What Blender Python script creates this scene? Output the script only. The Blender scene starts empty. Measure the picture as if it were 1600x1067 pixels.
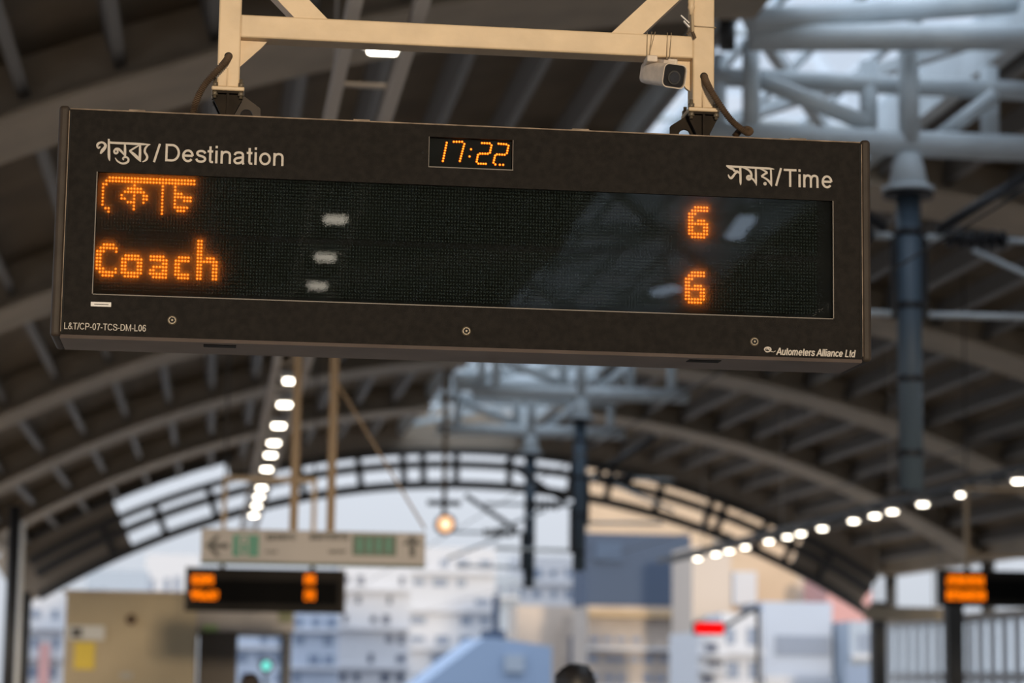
import bpy, bmesh, math, random
from mathutils import Vector, Matrix
random.seed(7)
S = bpy.context.scene
COL = S.collection
PI = math.pi

# ------------------------------------------------------------------ camera, world, exposure
F, YAW, PITCH, ROLL = 3704.0, 0.1238, 0.1423, 0.0142
EYE = Vector((0, 0, 1.6))
_w = Vector((math.sin(YAW)*math.cos(PITCH), math.cos(YAW)*math.cos(PITCH), math.sin(PITCH)))
_r = Vector((math.cos(YAW), -math.sin(YAW), 0))
_u = _r.cross(_w)
AX = math.cos(ROLL)*_r + math.sin(ROLL)*_u
AY = -math.sin(ROLL)*_r + math.cos(ROLL)*_u
AW = _w
cd = bpy.data.cameras.new('camera')
cam = bpy.data.objects.new('camera', cd); COL.objects.link(cam)
cam.matrix_world = Matrix(((AX.x, AY.x, -AW.x, 0), (AX.y, AY.y, -AW.y, 0), (AX.z, AY.z, -AW.z, 1.6), (0, 0, 0, 1)))
cd.sensor_width = 36; cd.lens = F*36/1600
cd.clip_start = .1; cd.clip_end = 2000
cd.dof.use_dof = True; cd.dof.focus_distance = 5.62; cd.dof.aperture_fstop = 3.1
S.camera = cam
S.view_settings.view_transform = 'Standard'; S.view_settings.look = 'None'
S.view_settings.gamma = 1; S.view_settings.use_curve_mapping = False
S.view_settings.exposure = 0.0

wd = bpy.data.worlds.new('sky'); S.world = wd; wd.use_nodes = True
bg = wd.node_tree.nodes['Background']
bg.inputs[0].default_value = (.72, .77, .85, 1)
# overcast sky: three times brighter overhead than at the horizon
_nt = wd.node_tree; _tc = _nt.nodes.new('ShaderNodeTexCoord'); _sx = _nt.nodes.new('ShaderNodeSeparateXYZ'); _nt.links.new(_tc.outputs['Generated'], _sx.inputs[0])
_mr = _nt.nodes.new('ShaderNodeMapRange'); _mr.inputs['From Min'].default_value = 0; _mr.inputs['From Max'].default_value = 1; _mr.inputs['To Min'].default_value = .80; _mr.inputs['To Max'].default_value = 3.1
_nt.links.new(_sx.outputs['Z'], _mr.inputs['Value']); _nt.links.new(_mr.outputs['Result'], bg.inputs[1])

sd = bpy.data.lights.new('sun', 'SUN'); sd.energy = 2.1; sd.color = (1, .80, .56); sd.angle = math.radians(3)
sun = bpy.data.objects.new('sun', sd); COL.objects.link(sun)
sun.rotation_euler = Vector((-.06, 1, -.058)).to_track_quat('-Z', 'Y').to_euler()   # low hazy evening sun from behind the viewer, in under the roof
sun.location = (0, -40, 60)

LAMP_L = 11.0      # radiance of the platform lamps

# ------------------------------------------------------------------ helpers
def at(px, py, Y):
    d = AX*((px-800)/F) + AY*((533.5-py)/F) + AW
    return EYE + d*(Y/d.y)
def atz(px, py, z):
    d = AX*((px-800)/F) + AY*((533.5-py)/F) + AW
    return EYE + d*((z-1.6)/d.z)
def xz(px, py, Y):
    p = at(px, py, Y); return (p.x, p.z)

def mat(name, col, rough=.6, metal=0., noise=0., nscale=8., bump=0., bscale=60., spec=.5, col2=None):
    m = bpy.data.materials.new(name); m.use_nodes = True
    nt = m.node_tree; b = nt.nodes['Principled BSDF']
    b.inputs['Base Color'].default_value = (*col, 1); b.inputs['Roughness'].default_value = rough
    b.inputs['Metallic'].default_value = metal; b.inputs['Specular IOR Level'].default_value = spec
    if noise or bump or col2:
        tc = nt.nodes.new('ShaderNodeTexCoord')
    if noise or col2:
        n = nt.nodes.new('ShaderNodeTexNoise'); n.inputs['Scale'].default_value = nscale; n.inputs['Detail'].default_value = 5
        nt.links.new(tc.outputs['Object'], n.inputs['Vector'])
        r = nt.nodes.new('ShaderNodeValToRGB')
        c2 = col2 if col2 else tuple(c*(1-noise) for c in col)
        c1 = col if col2 else tuple(min(1, c*(1+noise*.6)) for c in col)
        r.color_ramp.elements[0].color = (*c2, 1); r.color_ramp.elements[1].color = (*c1, 1)
        r.color_ramp.elements[0].position = .35; r.color_ramp.elements[1].position = .65
        nt.links.new(n.outputs['Fac'], r.inputs['Fac']); nt.links.new(r.outputs['Color'], b.inputs['Base Color'])
    if bump:
        n2 = nt.nodes.new('ShaderNodeTexNoise'); n2.inputs['Scale'].default_value = bscale; n2.inputs['Detail'].default_value = 3
        nt.links.new(tc.outputs['Object'], n2.inputs['Vector'])
        bp = nt.nodes.new('ShaderNodeBump'); bp.inputs['Strength'].default_value = bump; bp.inputs['Distance'].default_value = .01
        nt.links.new(n2.outputs['Fac'], bp.inputs['Height']); nt.links.new(bp.outputs['Normal'], b.inputs['Normal'])
    return m

def emit(name, col, strength):
    m = bpy.data.materials.new(name); m.use_nodes = True
    nt = m.node_tree; nt.nodes.clear()
    o = nt.nodes.new('ShaderNodeOutputMaterial'); e = nt.nodes.new('ShaderNodeEmission')
    e.inputs[0].default_value = (*col, 1); e.inputs[1].default_value = strength
    nt.links.new(e.outputs[0], o.inputs[0]); return m

def pane_mat(name, tint, refl=1.0, rough=.0):
    """thin glass sheet: tinted see-through plus Fresnel reflection"""
    m = bpy.data.materials.new(name); m.use_nodes = True
    nt = m.node_tree; nt.nodes.clear()
    o = nt.nodes.new('ShaderNodeOutputMaterial'); mx = nt.nodes.new('ShaderNodeMixShader')
    t = nt.nodes.new('ShaderNodeBsdfTransparent'); t.inputs[0].default_value = (*tint, 1)
    g = nt.nodes.new('ShaderNodeBsdfGlossy'); g.inputs[0].default_value = (refl, refl, refl, 1); g.inputs['Roughness'].default_value = rough
    f = nt.nodes.new('ShaderNodeFresnel'); f.inputs[0].default_value = 1.45
    ge = nt.nodes.new('ShaderNodeNewGeometry'); iv = nt.nodes.new('ShaderNodeMath'); iv.operation = 'SUBTRACT'; iv.inputs[0].default_value = 1
    nt.links.new(ge.outputs['Backfacing'], iv.inputs[1])
    ml_ = nt.nodes.new('ShaderNodeMath'); ml_.operation = 'MULTIPLY'; nt.links.new(f.outputs[0], ml_.inputs[0]); nt.links.new(iv.outputs[0], ml_.inputs[1])
    nt.links.new(ml_.outputs[0], mx.inputs[0]); nt.links.new(t.outputs[0], mx.inputs[1]); nt.links.new(g.outputs[0], mx.inputs[2])
    nt.links.new(mx.outputs[0], o.inputs[0]); return m

class MB:
    """collects shapes in world coordinates and links them as ONE mesh object"""
    def __init__(self): self.bm = bmesh.new(); self.mi = 0
    def _tag(self, fs):
        for f in fs: f.material_index = self.mi
    def box(self, x0, x1, y0, y1, z0, z1, bev=0, seg=2):
        r = bmesh.ops.create_cube(self.bm, size=1); vs = r['verts']
        for v in vs:
            v.co = Vector((x0+(v.co.x+.5)*(x1-x0), y0+(v.co.y+.5)*(y1-y0), z0+(v.co.z+.5)*(z1-z0)))
        es = list({e for v in vs for e in v.link_edges}); fs = list({f for v in vs for f in v.link_faces}); self._tag(fs)
        if bev:
            r = bmesh.ops.bevel(self.bm, geom=es, offset=bev, segments=seg, affect='EDGES', profile=.5); self._tag(r['faces'])
        return self
    def prism(self, pts, n):
        """closed polygon (world points) pushed along vector n"""
        a = [self.bm.verts.new(p) for p in pts]; b = [self.bm.verts.new(Vector(p)+Vector(n)) for p in pts]
        fs = []
        k = len(pts)
        for i in range(k):
            fs.append(self.bm.faces.new((a[i], a[(i+1) % k], b[(i+1) % k], b[i])))
        fs.append(self.bm.faces.new(a[::-1])); fs.append(self.bm.faces.new(b)); self._tag(fs)
        return self
    def bar(self, p, q, w, h=None, up=(0, 0, 1)):
        """rectangular bar from p to q, w across, h along up"""
        p, q = Vector(p), Vector(q); h = w if h is None else h
        d = (q-p).normalized(); u = Vector(up); s = d.cross(u)
        if s.length < 1e-4: u = Vector((0, 1, 0)); s = d.cross(u)
        s.normalize(); u = s.cross(d).normalized()
        pts = [p+s*(w/2*a)+u*(h/2*b) for a, b in ((-1, -1), (1, -1), (1, 1), (-1, 1))]
        return self.prism(pts, q-p)
    def tube(self, path, r, n=10, closed=False, ribs=None):
        path = [Vector(p) for p in path]; rings = []
        ref = Vector((0.13, .27, 1)).normalized()
        for i, p in enumerate(path):
            d = (path[min(i+1, len(path)-1)]-path[max(i-1, 0)]).normalized()
            s = d.cross(ref)
            if s.length < .05: s = d.cross(Vector((1, 0, 0)))
            s.normalize(); t = s.cross(d)
            ri = r[i] if isinstance(r, (list, tuple)) else r
            if ribs: ri = ri*(1+ribs*(1 if i % 2 else 0))
            rings.append([self.bm.verts.new(p+s*(ri*math.cos(2*PI*k/n))+t*(ri*math.sin(2*PI*k/n))) for k in range(n)])
        fs = []
        for a, b in zip(rings, rings[1:]):
            for k in range(n):
                fs.append(self.bm.faces.new((a[k], a[(k+1) % n], b[(k+1) % n], b[k])))
        fs.append(self.bm.faces.new(rings[0][::-1])); fs.append(self.bm.faces.new(rings[-1])); self._tag(fs)
        for f in fs[:-2]: f.smooth = True
        return self
    def ball(self, c, r, seg=16, ring=10, sc=(1, 1, 1)):
        m = Matrix.Translation(Vector(c)) @ Matrix.Diagonal((sc[0], sc[1], sc[2], 1))
        res = bmesh.ops.create_uvsphere(self.bm, u_segments=seg, v_segments=ring, radius=r, matrix=m)
        fs = list({f for v in res['verts'] for f in v.link_faces}); self._tag(fs)
        for f in fs: f.smooth = True
        return self
    def arc(self, cx, cz, r0, r1, y0, y1, a0, a1, n=48):
        """ring segment about the Y axis: angles from straight up, radius r0..r1, y0..y1"""
        rows = []
        for i in range(n+1):
            a = a0+(a1-a0)*i/n; s, c = math.sin(a), math.cos(a)
            rows.append([self.bm.verts.new((cx+r*s, y, cz+r*c)) for r, y in ((r0, y0), (r1, y0), (r1, y1), (r0, y1))])
        fs = []
        for a, b in zip(rows, rows[1:]):
            for k in range(4):
                fs.append(self.bm.faces.new((a[k], a[(k+1) % 4], b[(k+1) % 4], b[k])))
        fs.append(self.bm.faces.new(rows[0])); fs.append(self.bm.faces.new(rows[-1][::-1])); self._tag(fs)
        return self
    def ribbon(self, pts, w, Y, t=.001, flat=False):
        """stroke of lettering in an XZ plane facing -Y; pts (x,z) with per point or constant width"""
        n = len(pts); L = []; R = []
        for i in range(n):
            a = Vector(pts[max(i-1, 0)]); b = Vector(pts[min(i+1, n-1)])
            d = (b-a).normalized(); nn = Vector((-d.y, d.x))
            wi = w[i] if isinstance(w, (list, tuple)) else w
            p = Vector(pts[i]); L.append(p+nn*wi/2); R.append(p-nn*wi/2)
        for i in range(n-1):
            q = [L[i], L[i+1], R[i+1], R[i]]
            self.prism([(v.x, Y, v.y) for v in q], (0, -t, 0))
        return self
    def add_mesh(self, me, M):
        me.transform(M); k = len(self.bm.faces); self.bm.from_mesh(me); self.bm.faces.ensure_lookup_table()
        self._tag(self.bm.faces[k:]); bpy.data.meshes.remove(me); return self
    def build(self, name, m, parent=None, origin=None, kind=None):
        bmesh.ops.recalc_face_normals(self.bm, faces=self.bm.faces)
        me = bpy.data.meshes.new(name)
        o = bpy.data.objects.new(name, me); COL.objects.link(o)
        org = Vector((0, 0, 0))
        if parent is not None:
            o.parent = parent; q = parent
            while q: org += q.location; q = q.parent
        else:
            if origin is None:
                vs = [v.co for v in self.bm.verts]
                lo = [min(v[i] for v in vs) for i in range(3)]; hi = [max(v[i] for v in vs) for i in range(3)]
                origin = ((lo[0]+hi[0])/2, (lo[1]+hi[1])/2, lo[2])
            org = Vector(origin); o.location = org
        bmesh.ops.translate(self.bm, verts=self.bm.verts, vec=-org)
        self.bm.to_mesh(me); self.bm.free()
        for mm in (m if isinstance(m, (list, tuple)) else [m]): me.materials.append(mm)
        if kind: o['kind'] = kind
        return o

def thing(name, label, cat, loc=(0, 0, 0), group=None):
    o = bpy.data.objects.new(name, None); COL.objects.link(o); o.location = loc
    o.empty_display_size = .2
    return tag(o, label, cat, group)
def tag(o, label, cat, group=None):
    o['label'] = label; o['category'] = cat
    if group: o['group'] = group
    return o
def struct(name, mb, m, label=None):
    o = mb.build(name, m, kind='structure')
    if label: o['label'] = label
    return o
def dup(root, loc, label=None):
    r = root.copy(); COL.objects.link(r); r.location = loc
    if label: r['label'] = label
    for ch in list(root.children):
        c = ch.copy(); COL.objects.link(c); c.parent = r
        for g in list(ch.children):
            d = g.copy(); COL.objects.link(d); d.parent = c
    return r

# ------------------------------------------------------------------ materials
M = {}
M['roof'] = mat('roof_sheet', (.21, .16, .11), .75, noise=.2, nscale=1.2)
M['rib'] = mat('roof_rib_paint', (.42, .335, .24), .6, noise=.15, nscale=1.5)
M['purlin'] = mat('purlin_paint', (.22, .205, .19), .55)
M['fascia'] = mat('brown_fascia', (.36, .29, .22), .8)
M['gable'] = mat('gable_steel', (.055, .05, .046), .6)
M['bluegrey'] = mat('blue_grey_tube_paint', (.60, .65, .67), .42, noise=.12, nscale=2)
M['drop'] = mat('drop_post_paint', (.085, .12, .155), .45)
M['bracket'] = mat('bracket_dark', (.022, .016, .011), .6, noise=.3, nscale=25, spec=.08)
M['darkscreen'] = mat('dark_screen', (.004, .004, .004), .8, spec=.05)
M['black'] = mat('black_paint', (.012, .012, .014), .5)
M['darksteel'] = mat('dark_steel', (.05, .048, .045), .55, noise=.3, nscale=20)
M['beige'] = mat('beige_frame_paint', (.70, .53, .335), .45, noise=.10, nscale=9, bump=.08, bscale=40)
M['beige2'] = mat('beige_post_paint', (.46, .33, .20), .5)
M['coat'] = mat('black_powder_coat', (.0150, .0125, .0105), .6, noise=.30, nscale=60, bump=.25, bscale=500, spec=.12)
M['cap'] = mat('dark_brown_casting', (.045, .034, .026), .5, noise=.2, nscale=18, spec=.18)
M['under'] = mat('underside_sheet', (.20, .155, .13), .5, noise=.15, nscale=6)
M['trim'] = mat('aluminium_edge', (.17, .145, .12), .5)
M['dust'] = mat('dusty_edge', (.30, .225, .16), .7, noise=.4, nscale=30)
M['letter'] = mat('white_lettering', (.58, .52, .45), .6)
M['sticker'] = mat('white_sticker', (.75, .72, .68), .5)
M['screw'] = mat('screw_head', (.16, .13, .09), .4, metal=.3)
M['hole'] = mat('dark_hole', (.004, .004, .004), .8)
M['glass'] = pane_mat('smoked_glass', (.80, .83, .83), .75, .0)
M['clear'] = pane_mat('roof_glass', (.86, .9, .94), 1.0, .05)
M['led_core'] = emit('led_core', (1.0, .37, .05), 3.6)
M['led_lens'] = emit('led_lens', (1.0, .135, .001), 3.6)
M['conduit'] = mat('corrugated_conduit', (.10, .066, .042), .6, noise=.2, nscale=30, spec=.15)
M['cctv'] = mat('cctv_shell', (.66, .56, .46), .5, noise=.12, nscale=40)
M['cctvblack'] = mat('cctv_face', (.02, .018, .018), .25)
M['lens'] = mat('cctv_lens', (.03, .03, .035), .08, spec=.8)
M['string'] = mat('binding_wire', (.42, .32, .2), .6)
def film_mat():
    m = bpy.data.materials.new('diffusing_film'); m.use_nodes = True
    nt = m.node_tree; nt.nodes.clear()
    o = nt.nodes.new('ShaderNodeOutputMaterial'); mx = nt.nodes.new('ShaderNodeMixShader'); mx.inputs[0].default_value = .5
    t = nt.nodes.new('ShaderNodeBsdfTransparent'); l = nt.nodes.new('ShaderNodeBsdfTranslucent'); l.inputs[0].default_value = (.9, .9, .9, 1)
    nt.links.new(t.outputs[0], mx.inputs[1]); nt.links.new(l.outputs[0], mx.inputs[2]); nt.links.new(mx.outputs[0], o.inputs[0]); return m
M['film'] = film_mat()
M['tan'] = mat('tan_post_paint', (.25, .18, .115), .6, spec=.2)
M['lamp'] = emit('lamp_light', (1.0, .90, .74), LAMP_L)
M['cool'] = emit('cool_strip_light', (.62, .78, 1.0), 6.0)  # glow of the added bars that imitate skylight glints
M['lampbody'] = mat('lamp_housing', (.55, .53, .5), .45)
M['tray'] = mat('lamp_tray_paint', (.62, .54, .46), .5)
M['floor'] = mat('platform_paving', (.50, .42, .34), .5, noise=.15, nscale=2)
M['track'] = mat('track_slab', (.22, .21, .20), .8, noise=.2, nscale=1)
M['kiosk'] = mat('cream_plaster', (.42, .34, .22), .7, noise=.05, nscale=1)
M['signbeige'] = mat('sign_panel_cream', (.29, .268, .26), .5)
M['signgreen'] = mat('sign_green', (.0, .17, .11), .5)
M['signdark'] = mat('sign_dark_green', (.008, .055, .032), .5)
M['white'] = mat('white_paint', (.8, .8, .78), .5)
M['orange_led'] = emit('orange_led_text', (1.0, .19, .002), 1.6)
M['red_led'] = emit('red_led_text', (1.0, .003, .003), 1.3)
M['amber'] = emit('amber_signal', (1.0, .36, .05), 1.6)
M['amberhot'] = emit('amber_bulb', (1.0, .80, .55), 1.5)
M['teal'] = emit('green_signal', (.22, 1.0, .88), 1.2)
M['yellow'] = mat('yellow_poster', (.62, .44, .01), .5)
M['hair'] = mat('black_hair', (.012, .010, .010), .5)
M['skin'] = mat('brown_skin', (.30, .16, .09), .5)
M['cloth_dark'] = mat('dark_cloth', (.03, .03, .04), .8)
M['cloth_tan'] = mat('tan_cloth', (.3, .2, .12), .8)

def led_matrix_mat():
    m = bpy.data.materials.new('led_matrix_board'); m.use_nodes = True
    nt = m.node_tree; b = nt.nodes['Principled BSDF']; b.inputs['Roughness'].default_value = .8; b.inputs['Specular IOR Level'].default_value = .05
    tc = nt.nodes.new('ShaderNodeTexCoord'); sp = nt.nodes.new('ShaderNodeSeparateXYZ'); nt.links.new(tc.outputs['Object'], sp.inputs[0])
    d2 = []
    for ax, pitch in (('X', PX), ('Z', PZ)):
        a = nt.nodes.new('ShaderNodeMath'); a.operation = 'DIVIDE'; a.inputs[1].default_value = pitch; nt.links.new(sp.outputs[ax], a.inputs[0])
        f = nt.nodes.new('ShaderNodeMath'); f.operation = 'FRACT'; nt.links.new(a.outputs[0], f.inputs[0])
        s = nt.nodes.new('ShaderNodeMath'); s.operation = 'SUBTRACT'; s.inputs[1].default_value = .5; nt.links.new(f.outputs[0], s.inputs[0])
        q = nt.nodes.new('ShaderNodeMath'); q.operation = 'POWER'; q.inputs[1].default_value = 2; nt.links.new(s.outputs[0], q.inputs[0])
        d2.append(q)
    ad = nt.nodes.new('ShaderNodeMath'); ad.operation = 'ADD'; nt.links.new(d2[0].outputs[0], ad.inputs[0]); nt.links.new(d2[1].outputs[0], ad.inputs[1])
    lt = nt.nodes.new('ShaderNodeMath'); lt.operation = 'LESS_THAN'; lt.inputs[1].default_value = .07; nt.links.new(ad.outputs[0], lt.inputs[0])
    mx = nt.nodes.new('ShaderNodeMix'); mx.data_type = 'RGBA'
    mx.inputs['A'].default_value = (.003, .003, .003, 1); mx.inputs['B'].default_value = (.10, .12, .108, 1)
    nt.links.new(lt.outputs[0], mx.inputs['Factor']); nt.links.new(mx.outputs['Result'], b.inputs['Base Color'])
    return m

# ================================================================== SETTING: vaulted station roof
YE = 61.4                       # far gable
YB = -46.0                      # rear end, behind the camera
c0 = at(703, 2028, YE); XC, ZC = c0.x, c0.z
R1 = (at(703, 757, YE)-c0).length
k1 = R1/1271.0
R2, R3, RR = R1+33*k1, R1+55*k1, R1+1.62
AM = math.radians(31.5)
aL, aR = math.asin((4.75-XC)/RR), math.asin((7.85-XC)/RR)

floor_mb = MB(); floor_mb.box(-6.2, 2.85, YB, YE+6, -1.1, 0); struct('floor', floor_mb, M['floor'])
b = MB(); b.box(9.75, 18.6, YB, YE+6, -1.1, 0); struct('platform', b, M['floor'])
b = MB(); b.box(2.85, 9.75, YB, YE+30, -1.5, -1.1); struct('track_slab', b, M['track'])
for i, x in enumerate((3.55, 4.985, 7.6, 9.035)):
    b = MB(); b.box(x-.035, x+.035, YB, YE+30, -1.1, -.95); struct('rail', b, M['darksteel'])
b = MB(); b.box(-400, 400, YB-100, 700, -9.2, -9); struct('ground', b, mat('city_ground', (.28, .28, .29), .9, noise=.2, nscale=.05))

b = MB(); b.arc(XC, ZC, RR, RR+.12, YB, YE+.4, -AM, aL, 30); struct('ceiling', b, M['roof'])
b = MB(); b.arc(XC, ZC, RR, RR+.12, YB, YE+.4, aR, AM, 30); struct('ceiling', b, M['roof'])
n = 0
for y in [11.6+8.4*i for i in range(-6, 6)]:          # transverse arch ribs
    n += 1
    for a0_, a1_ in ((-AM, aL), (aR, AM)):
        b = MB(); b.arc(XC, ZC, RR-.50, RR, y-.35, y+.35, a0_, a1_, 30); b.arc(XC, ZC, RR-.54, RR-.50, y-.75, y+.75, a0_, a1_, 30)
        struct('trim_%d' % n, b, M['rib']); n += 1
    b = MB(); b.arc(XC, ZC, RR-.32, RR-.14, y-.09, y+.09, aL, aR, 8); struct('trim_%d' % n, b, M['bluegrey'])
for i in range(29):                                   # longitudinal purlins, in one run each
    a = -AM+.01+(2*AM-.02)*i/28
    if aL < a < aR: continue
    n += 1
    b = MB(); c, s = math.cos(a), math.sin(a)
    p = Vector((XC+(RR-.17)*s, 0, ZC+(RR-.17)*c))
    b.bar((p.x, YB+.2, p.z), (p.x, YE, p.z), .10, .34, up=(s, 0, c)); struct('trim_%d' % n, b, M['purlin'])
for a in (aL, aR):                                    # kerbs of the crown skylight
    n += 1; b = MB(); b.arc(XC, ZC, RR-.28, RR+.35, YB, YE, a-.004, a+.004, 1); struct('trim_%d' % n, b, M['bluegrey'])
g = 0
bars = MB()
y = YB
n += 1
while y < YE:
    bars.arc(XC, ZC, RR+.19, RR+.24, y-.03, y+.03, aL, aR, 8); y += 2.0
for f in (.25, .5, .75):
    a = aL+(aR-aL)*f; bars.arc(XC, ZC, RR+.16, RR+.24, YB, YE, a-.0016, a+.0016, 1)
struct('trim_%d' % n, bars, M['bluegrey'])
b = MB(); b.arc(XC, ZC, RR+.25, RR+.262, YB, YE, aL, aR, 8); struct('window_1', b, M['clear'])
for y in [17.4+8*i for i in range(-7, 6)]:            # X bracing under the skylight
    n += 1; b = MB()
    for s in (-1, 1):
        pa = Vector((XC-s*1.55, y-3.6, ZC+RR-.12)); pb = Vector((XC+s*1.55, y+3.6, ZC+RR-.12)); b.bar(pa, pb, .13, .13)
    struct('trim_%d' % n, b, M['bluegrey'])

# far gable: three concentric chords with posts between them, and the dark fascia above
R4 = R1+88*k1
fas = MB(); fas.arc(XC, ZC, R4, RR+.3, YE+.05, YE+.25, -.57, -.29, 30); fas.arc(XC, ZC, R3+.02, RR+.3, YE+.05, YE+.25, -.29, AM, 50)
n += 1; struct('trim_%d' % n, fas, M['fascia'])
for a0_, a1_ in ((-.585, -.43), (.445, AM)):
    n += 1; fas = MB(); fas.arc(XC, ZC, R1, R4 if a0_ < 0 else R3+.02, YE+.05, YE+.25, a0_, a1_, 20); struct('trim_%d' % n, fas, M['fascia'])
for rr, w, a0_, a1_ in ((R1, .22, -AM*1.02, AM*1.02), (R2, .20, -AM, AM), (R3, .18, -AM, AM), (R4, .18, -AM, -.28)):
    n += 1; b = MB(); b.arc(XC, ZC, rr-w/2, rr+w/2, YE-.1, YE+.1, a0_, a1_, 60); struct('trim_%d' % n, b, M['gable'])
for px in (170, 250, 330, 400, 470, 560, 629, 660, 712, 796, 893, 952, 1030, 1108, 1128, 1192, 1236, 1290):
    x = at(px, 780, YE).x; a = math.asin((x-XC)/R2); s, c = math.sin(a), math.cos(a)
    n += 1; b = MB(); b.bar((XC+R1*s, YE, ZC+R1*c), (XC+R3*s, YE, ZC+R3*c), .17, .1, up=(0, 1, 0)); struct('trim_%d' % n, b, M['gable'])

# eaves and side columns
for sx in (-1, 1):
    n += 1; b = MB(); s, c = math.sin(sx*AM), math.cos(AM)
    x, z = XC+sx*RR*math.sin(AM), ZC+RR*c
    b.box(x-.2, x+.2, YB, YE+.4, z-.55, z+.1); struct('trim_%d' % n, b, M['rib'])
    for y in [13.4+8*i for i in range(-7, 7)]:
        col = MB(); col.tube([(x, y, 0), (x, y, z-.5)], .16, 14); struct('column', col, M['darksteel'])
XL = XC-RR*math.sin(AM); XR = XC+RR*math.sin(AM)
b = MB(); b.box(XL-.1, XL+.1, YB, YE, 0, 1.1); struct('wall_left', b, M['kiosk'])
# right side screen: sill, beams and mullions with frosted panes
WR = XR-.45
b = MB(); b.box(WR-.1, WR+.1, YB, YE, 0, .75); struct('wall_right', b, M['darksteel'])

# ================================================================== DEPARTURE BOARD (in focus)
YF = 5.50
BX0, BX1 = -.3655, 1.5345
BZ1 = 2.909; BZ0 = BZ1-.531
DEP = .225
root = thing('departure_board', 'large black LED departure board hanging in front, showing Coach 6 and the clock 17:22', 'departure board', ((BX0+BX1)/2, YF+DEP/2, BZ0))
YM = YF+.018                     # LED matrix plane
YG = YF+.004                     # glass plane
# screen opening
SX0, SX1 = BX0+.0701, BX1-.0723
SZ1, SZ0 = BZ1-.1459, BZ1-.4343
kx0, kz1 = xz(671, 213.5, YF); kx1, kz0 = xz(800.5, 264, YF)
kz1 = at(735, 216, YF).z; kz0 = at(735, 262.5, YF).z
# housing behind the face
b = MB(); b.box(BX0+.004, BX1-.004, YM+.006, YF+DEP, BZ0+.004, BZ1-.003); b.build('housing', M['cap'], root)
# bezel plate with two cut-outs
b = MB(); T = YF+.012
b.box(BX0, BX1, YF, T, BZ0, SZ0); b.box(BX0, SX0, YF, T, SZ0, SZ1); b.box(SX1, BX1, YF, T, SZ0, SZ1)
b.box(BX0, BX1, YF, T, SZ1, kz0); b.box(BX0, kx0, YF, T, kz0, kz1); b.box(kx1, BX1, YF, T, kz0, kz1); b.box(BX0, BX1, YF, T, kz1, BZ1)
b.box(BX0, BX1, T, YM+.006, BZ1-.008, BZ1); b.box(BX0, BX1, T, YM+.006, BZ0, BZ0+.008)
bez = b.build('bezel', M['coat'], root)
b = MB(); b.box(BX0+.002, BX1-.002, YF-.0015, YF+.05, BZ1+.0002, BZ1+.0032, .0008, 1); tp = b.build('top_flashing', M['dust'], root); tp['label'] = 'dusty brown top edge'  # dust, plus the light this edge catches, put into the strip's colour
# trim round the cut-outs
b = MB(); w = .0022
b.box(SX0-w, SX0, YF-.0012, YF+.002, SZ0-w, SZ1); b.box(SX0-w, SX1+w, YF-.0012, YF+.002, SZ0-w, SZ0); b.box(SX1, SX1+w, YF-.0012, YF+.002, SZ0-w, SZ1)
b.build('screen_trim', M['trim'], root)
b = MB(); b.box(kx0-.001, kx1+w, YF-.0012, YF+.002, kz0-w, kz0); b.box(kx1, kx1+.0015, YF-.0012, YF+.002, kz0, kz1); b.box(kx0-.0012, kx0, YF-.0012, YF+.002, kz0, kz1)
b.build('clock_trim', M['trim'], root)
b = MB(); b.box(SX0, SX1, YG, YG+.002, SZ0, SZ1); b.build('screen_glass', M['glass'], root)
fm_ = bmesh.new(); vs_ = [fm_.verts.new((x-root.location.x, YM-.0115-root.location.y, z-root.location.z)) for x, z in ((SX0, SZ0), (SX1, SZ0), (SX1, SZ1), (SX0, SZ1))]; fm_.faces.new(vs_)  # added sheet that spreads the LED light into a halo
me_ = bpy.data.meshes.new('diffusing_film'); fm_.to_mesh(me_); fm_.free(); me_.materials.append(M['film']); of_ = bpy.data.objects.new('diffusing_film', me_); COL.objects.link(of_); of_.parent = root
b = MB(); b.box(kx0, kx1, YG, YG+.002, kz0, kz1); b.build('clock_glass', M['glass'], root)
b = MB(); b.box(SX0-.01, SX1+.01, YM, YM+.004, SZ0-.01, SZ1+.01); b.box(kx0-.01, kx1+.01, YM, YM+.004, kz0-.004, kz1+.01); b.build('backing_board', M['hole'], root)

# LED matrices: pitch from the lettering
PX = (at(140+1460/8.89, 285, YM).x-at(140+285/8.89, 285, YM).x)/27.0
PZ = (at(307, 370, YM).z-at(307, 436.5, YM).z)/12.42
M['matrix'] = led_matrix_mat()
def grid_snap(px, py, ox, oz):
    p = at(px, py, YM)
    return round((p.x-ox)/PX), round((p.z-oz)/PZ)
# upper and lower matrix areas; origins chosen so the first dots of the two texts fall on the grid
ua = at(140+190/8.89, 260+248/8.89, YM)           # column 0, row 2 of the Bengali word
la = at(135+125/7.27, 365+200/7.27, YM)           # column 0, row 2 of "Coach"
def matrix(name, org, rows_up, rows_dn, parent):
    """board whose local grid has a dot centre at org"""
    x0 = org.x-PX*.5
    while x0-PX > SX0: x0 -= PX
    x1 = x0
    while x1+PX < SX1-.03: x1 += PX
    z1 = org.z+PZ*.5+rows_up*PZ; z0 = org.z+PZ*.5-rows_dn*PZ
    z1 = min(z1, SZ1); 
    b = MB(); b.box(x0, x1, YM-.002, YM, z0, z1)
    bm = b.bm; off = Vector((org.x-PX*.5, 0, org.z-PZ*.5))
    me = bpy.data.meshes.new(name); o = bpy.data.objects.new(name, me); COL.objects.link(o); o.parent = parent
    bmesh.ops.recalc_face_normals(bm, faces=bm.faces); bmesh.ops.translate(bm, verts=bm.verts, vec=-off); bm.to_mesh(me); bm.free(); me.materials.append(M['matrix'])
    o.location = off-parent.location
    return o
mu = matrix('led_matrix', ua, 3, 14, root)
ml = matrix('led_matrix', la, 4, 12, root)

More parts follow.
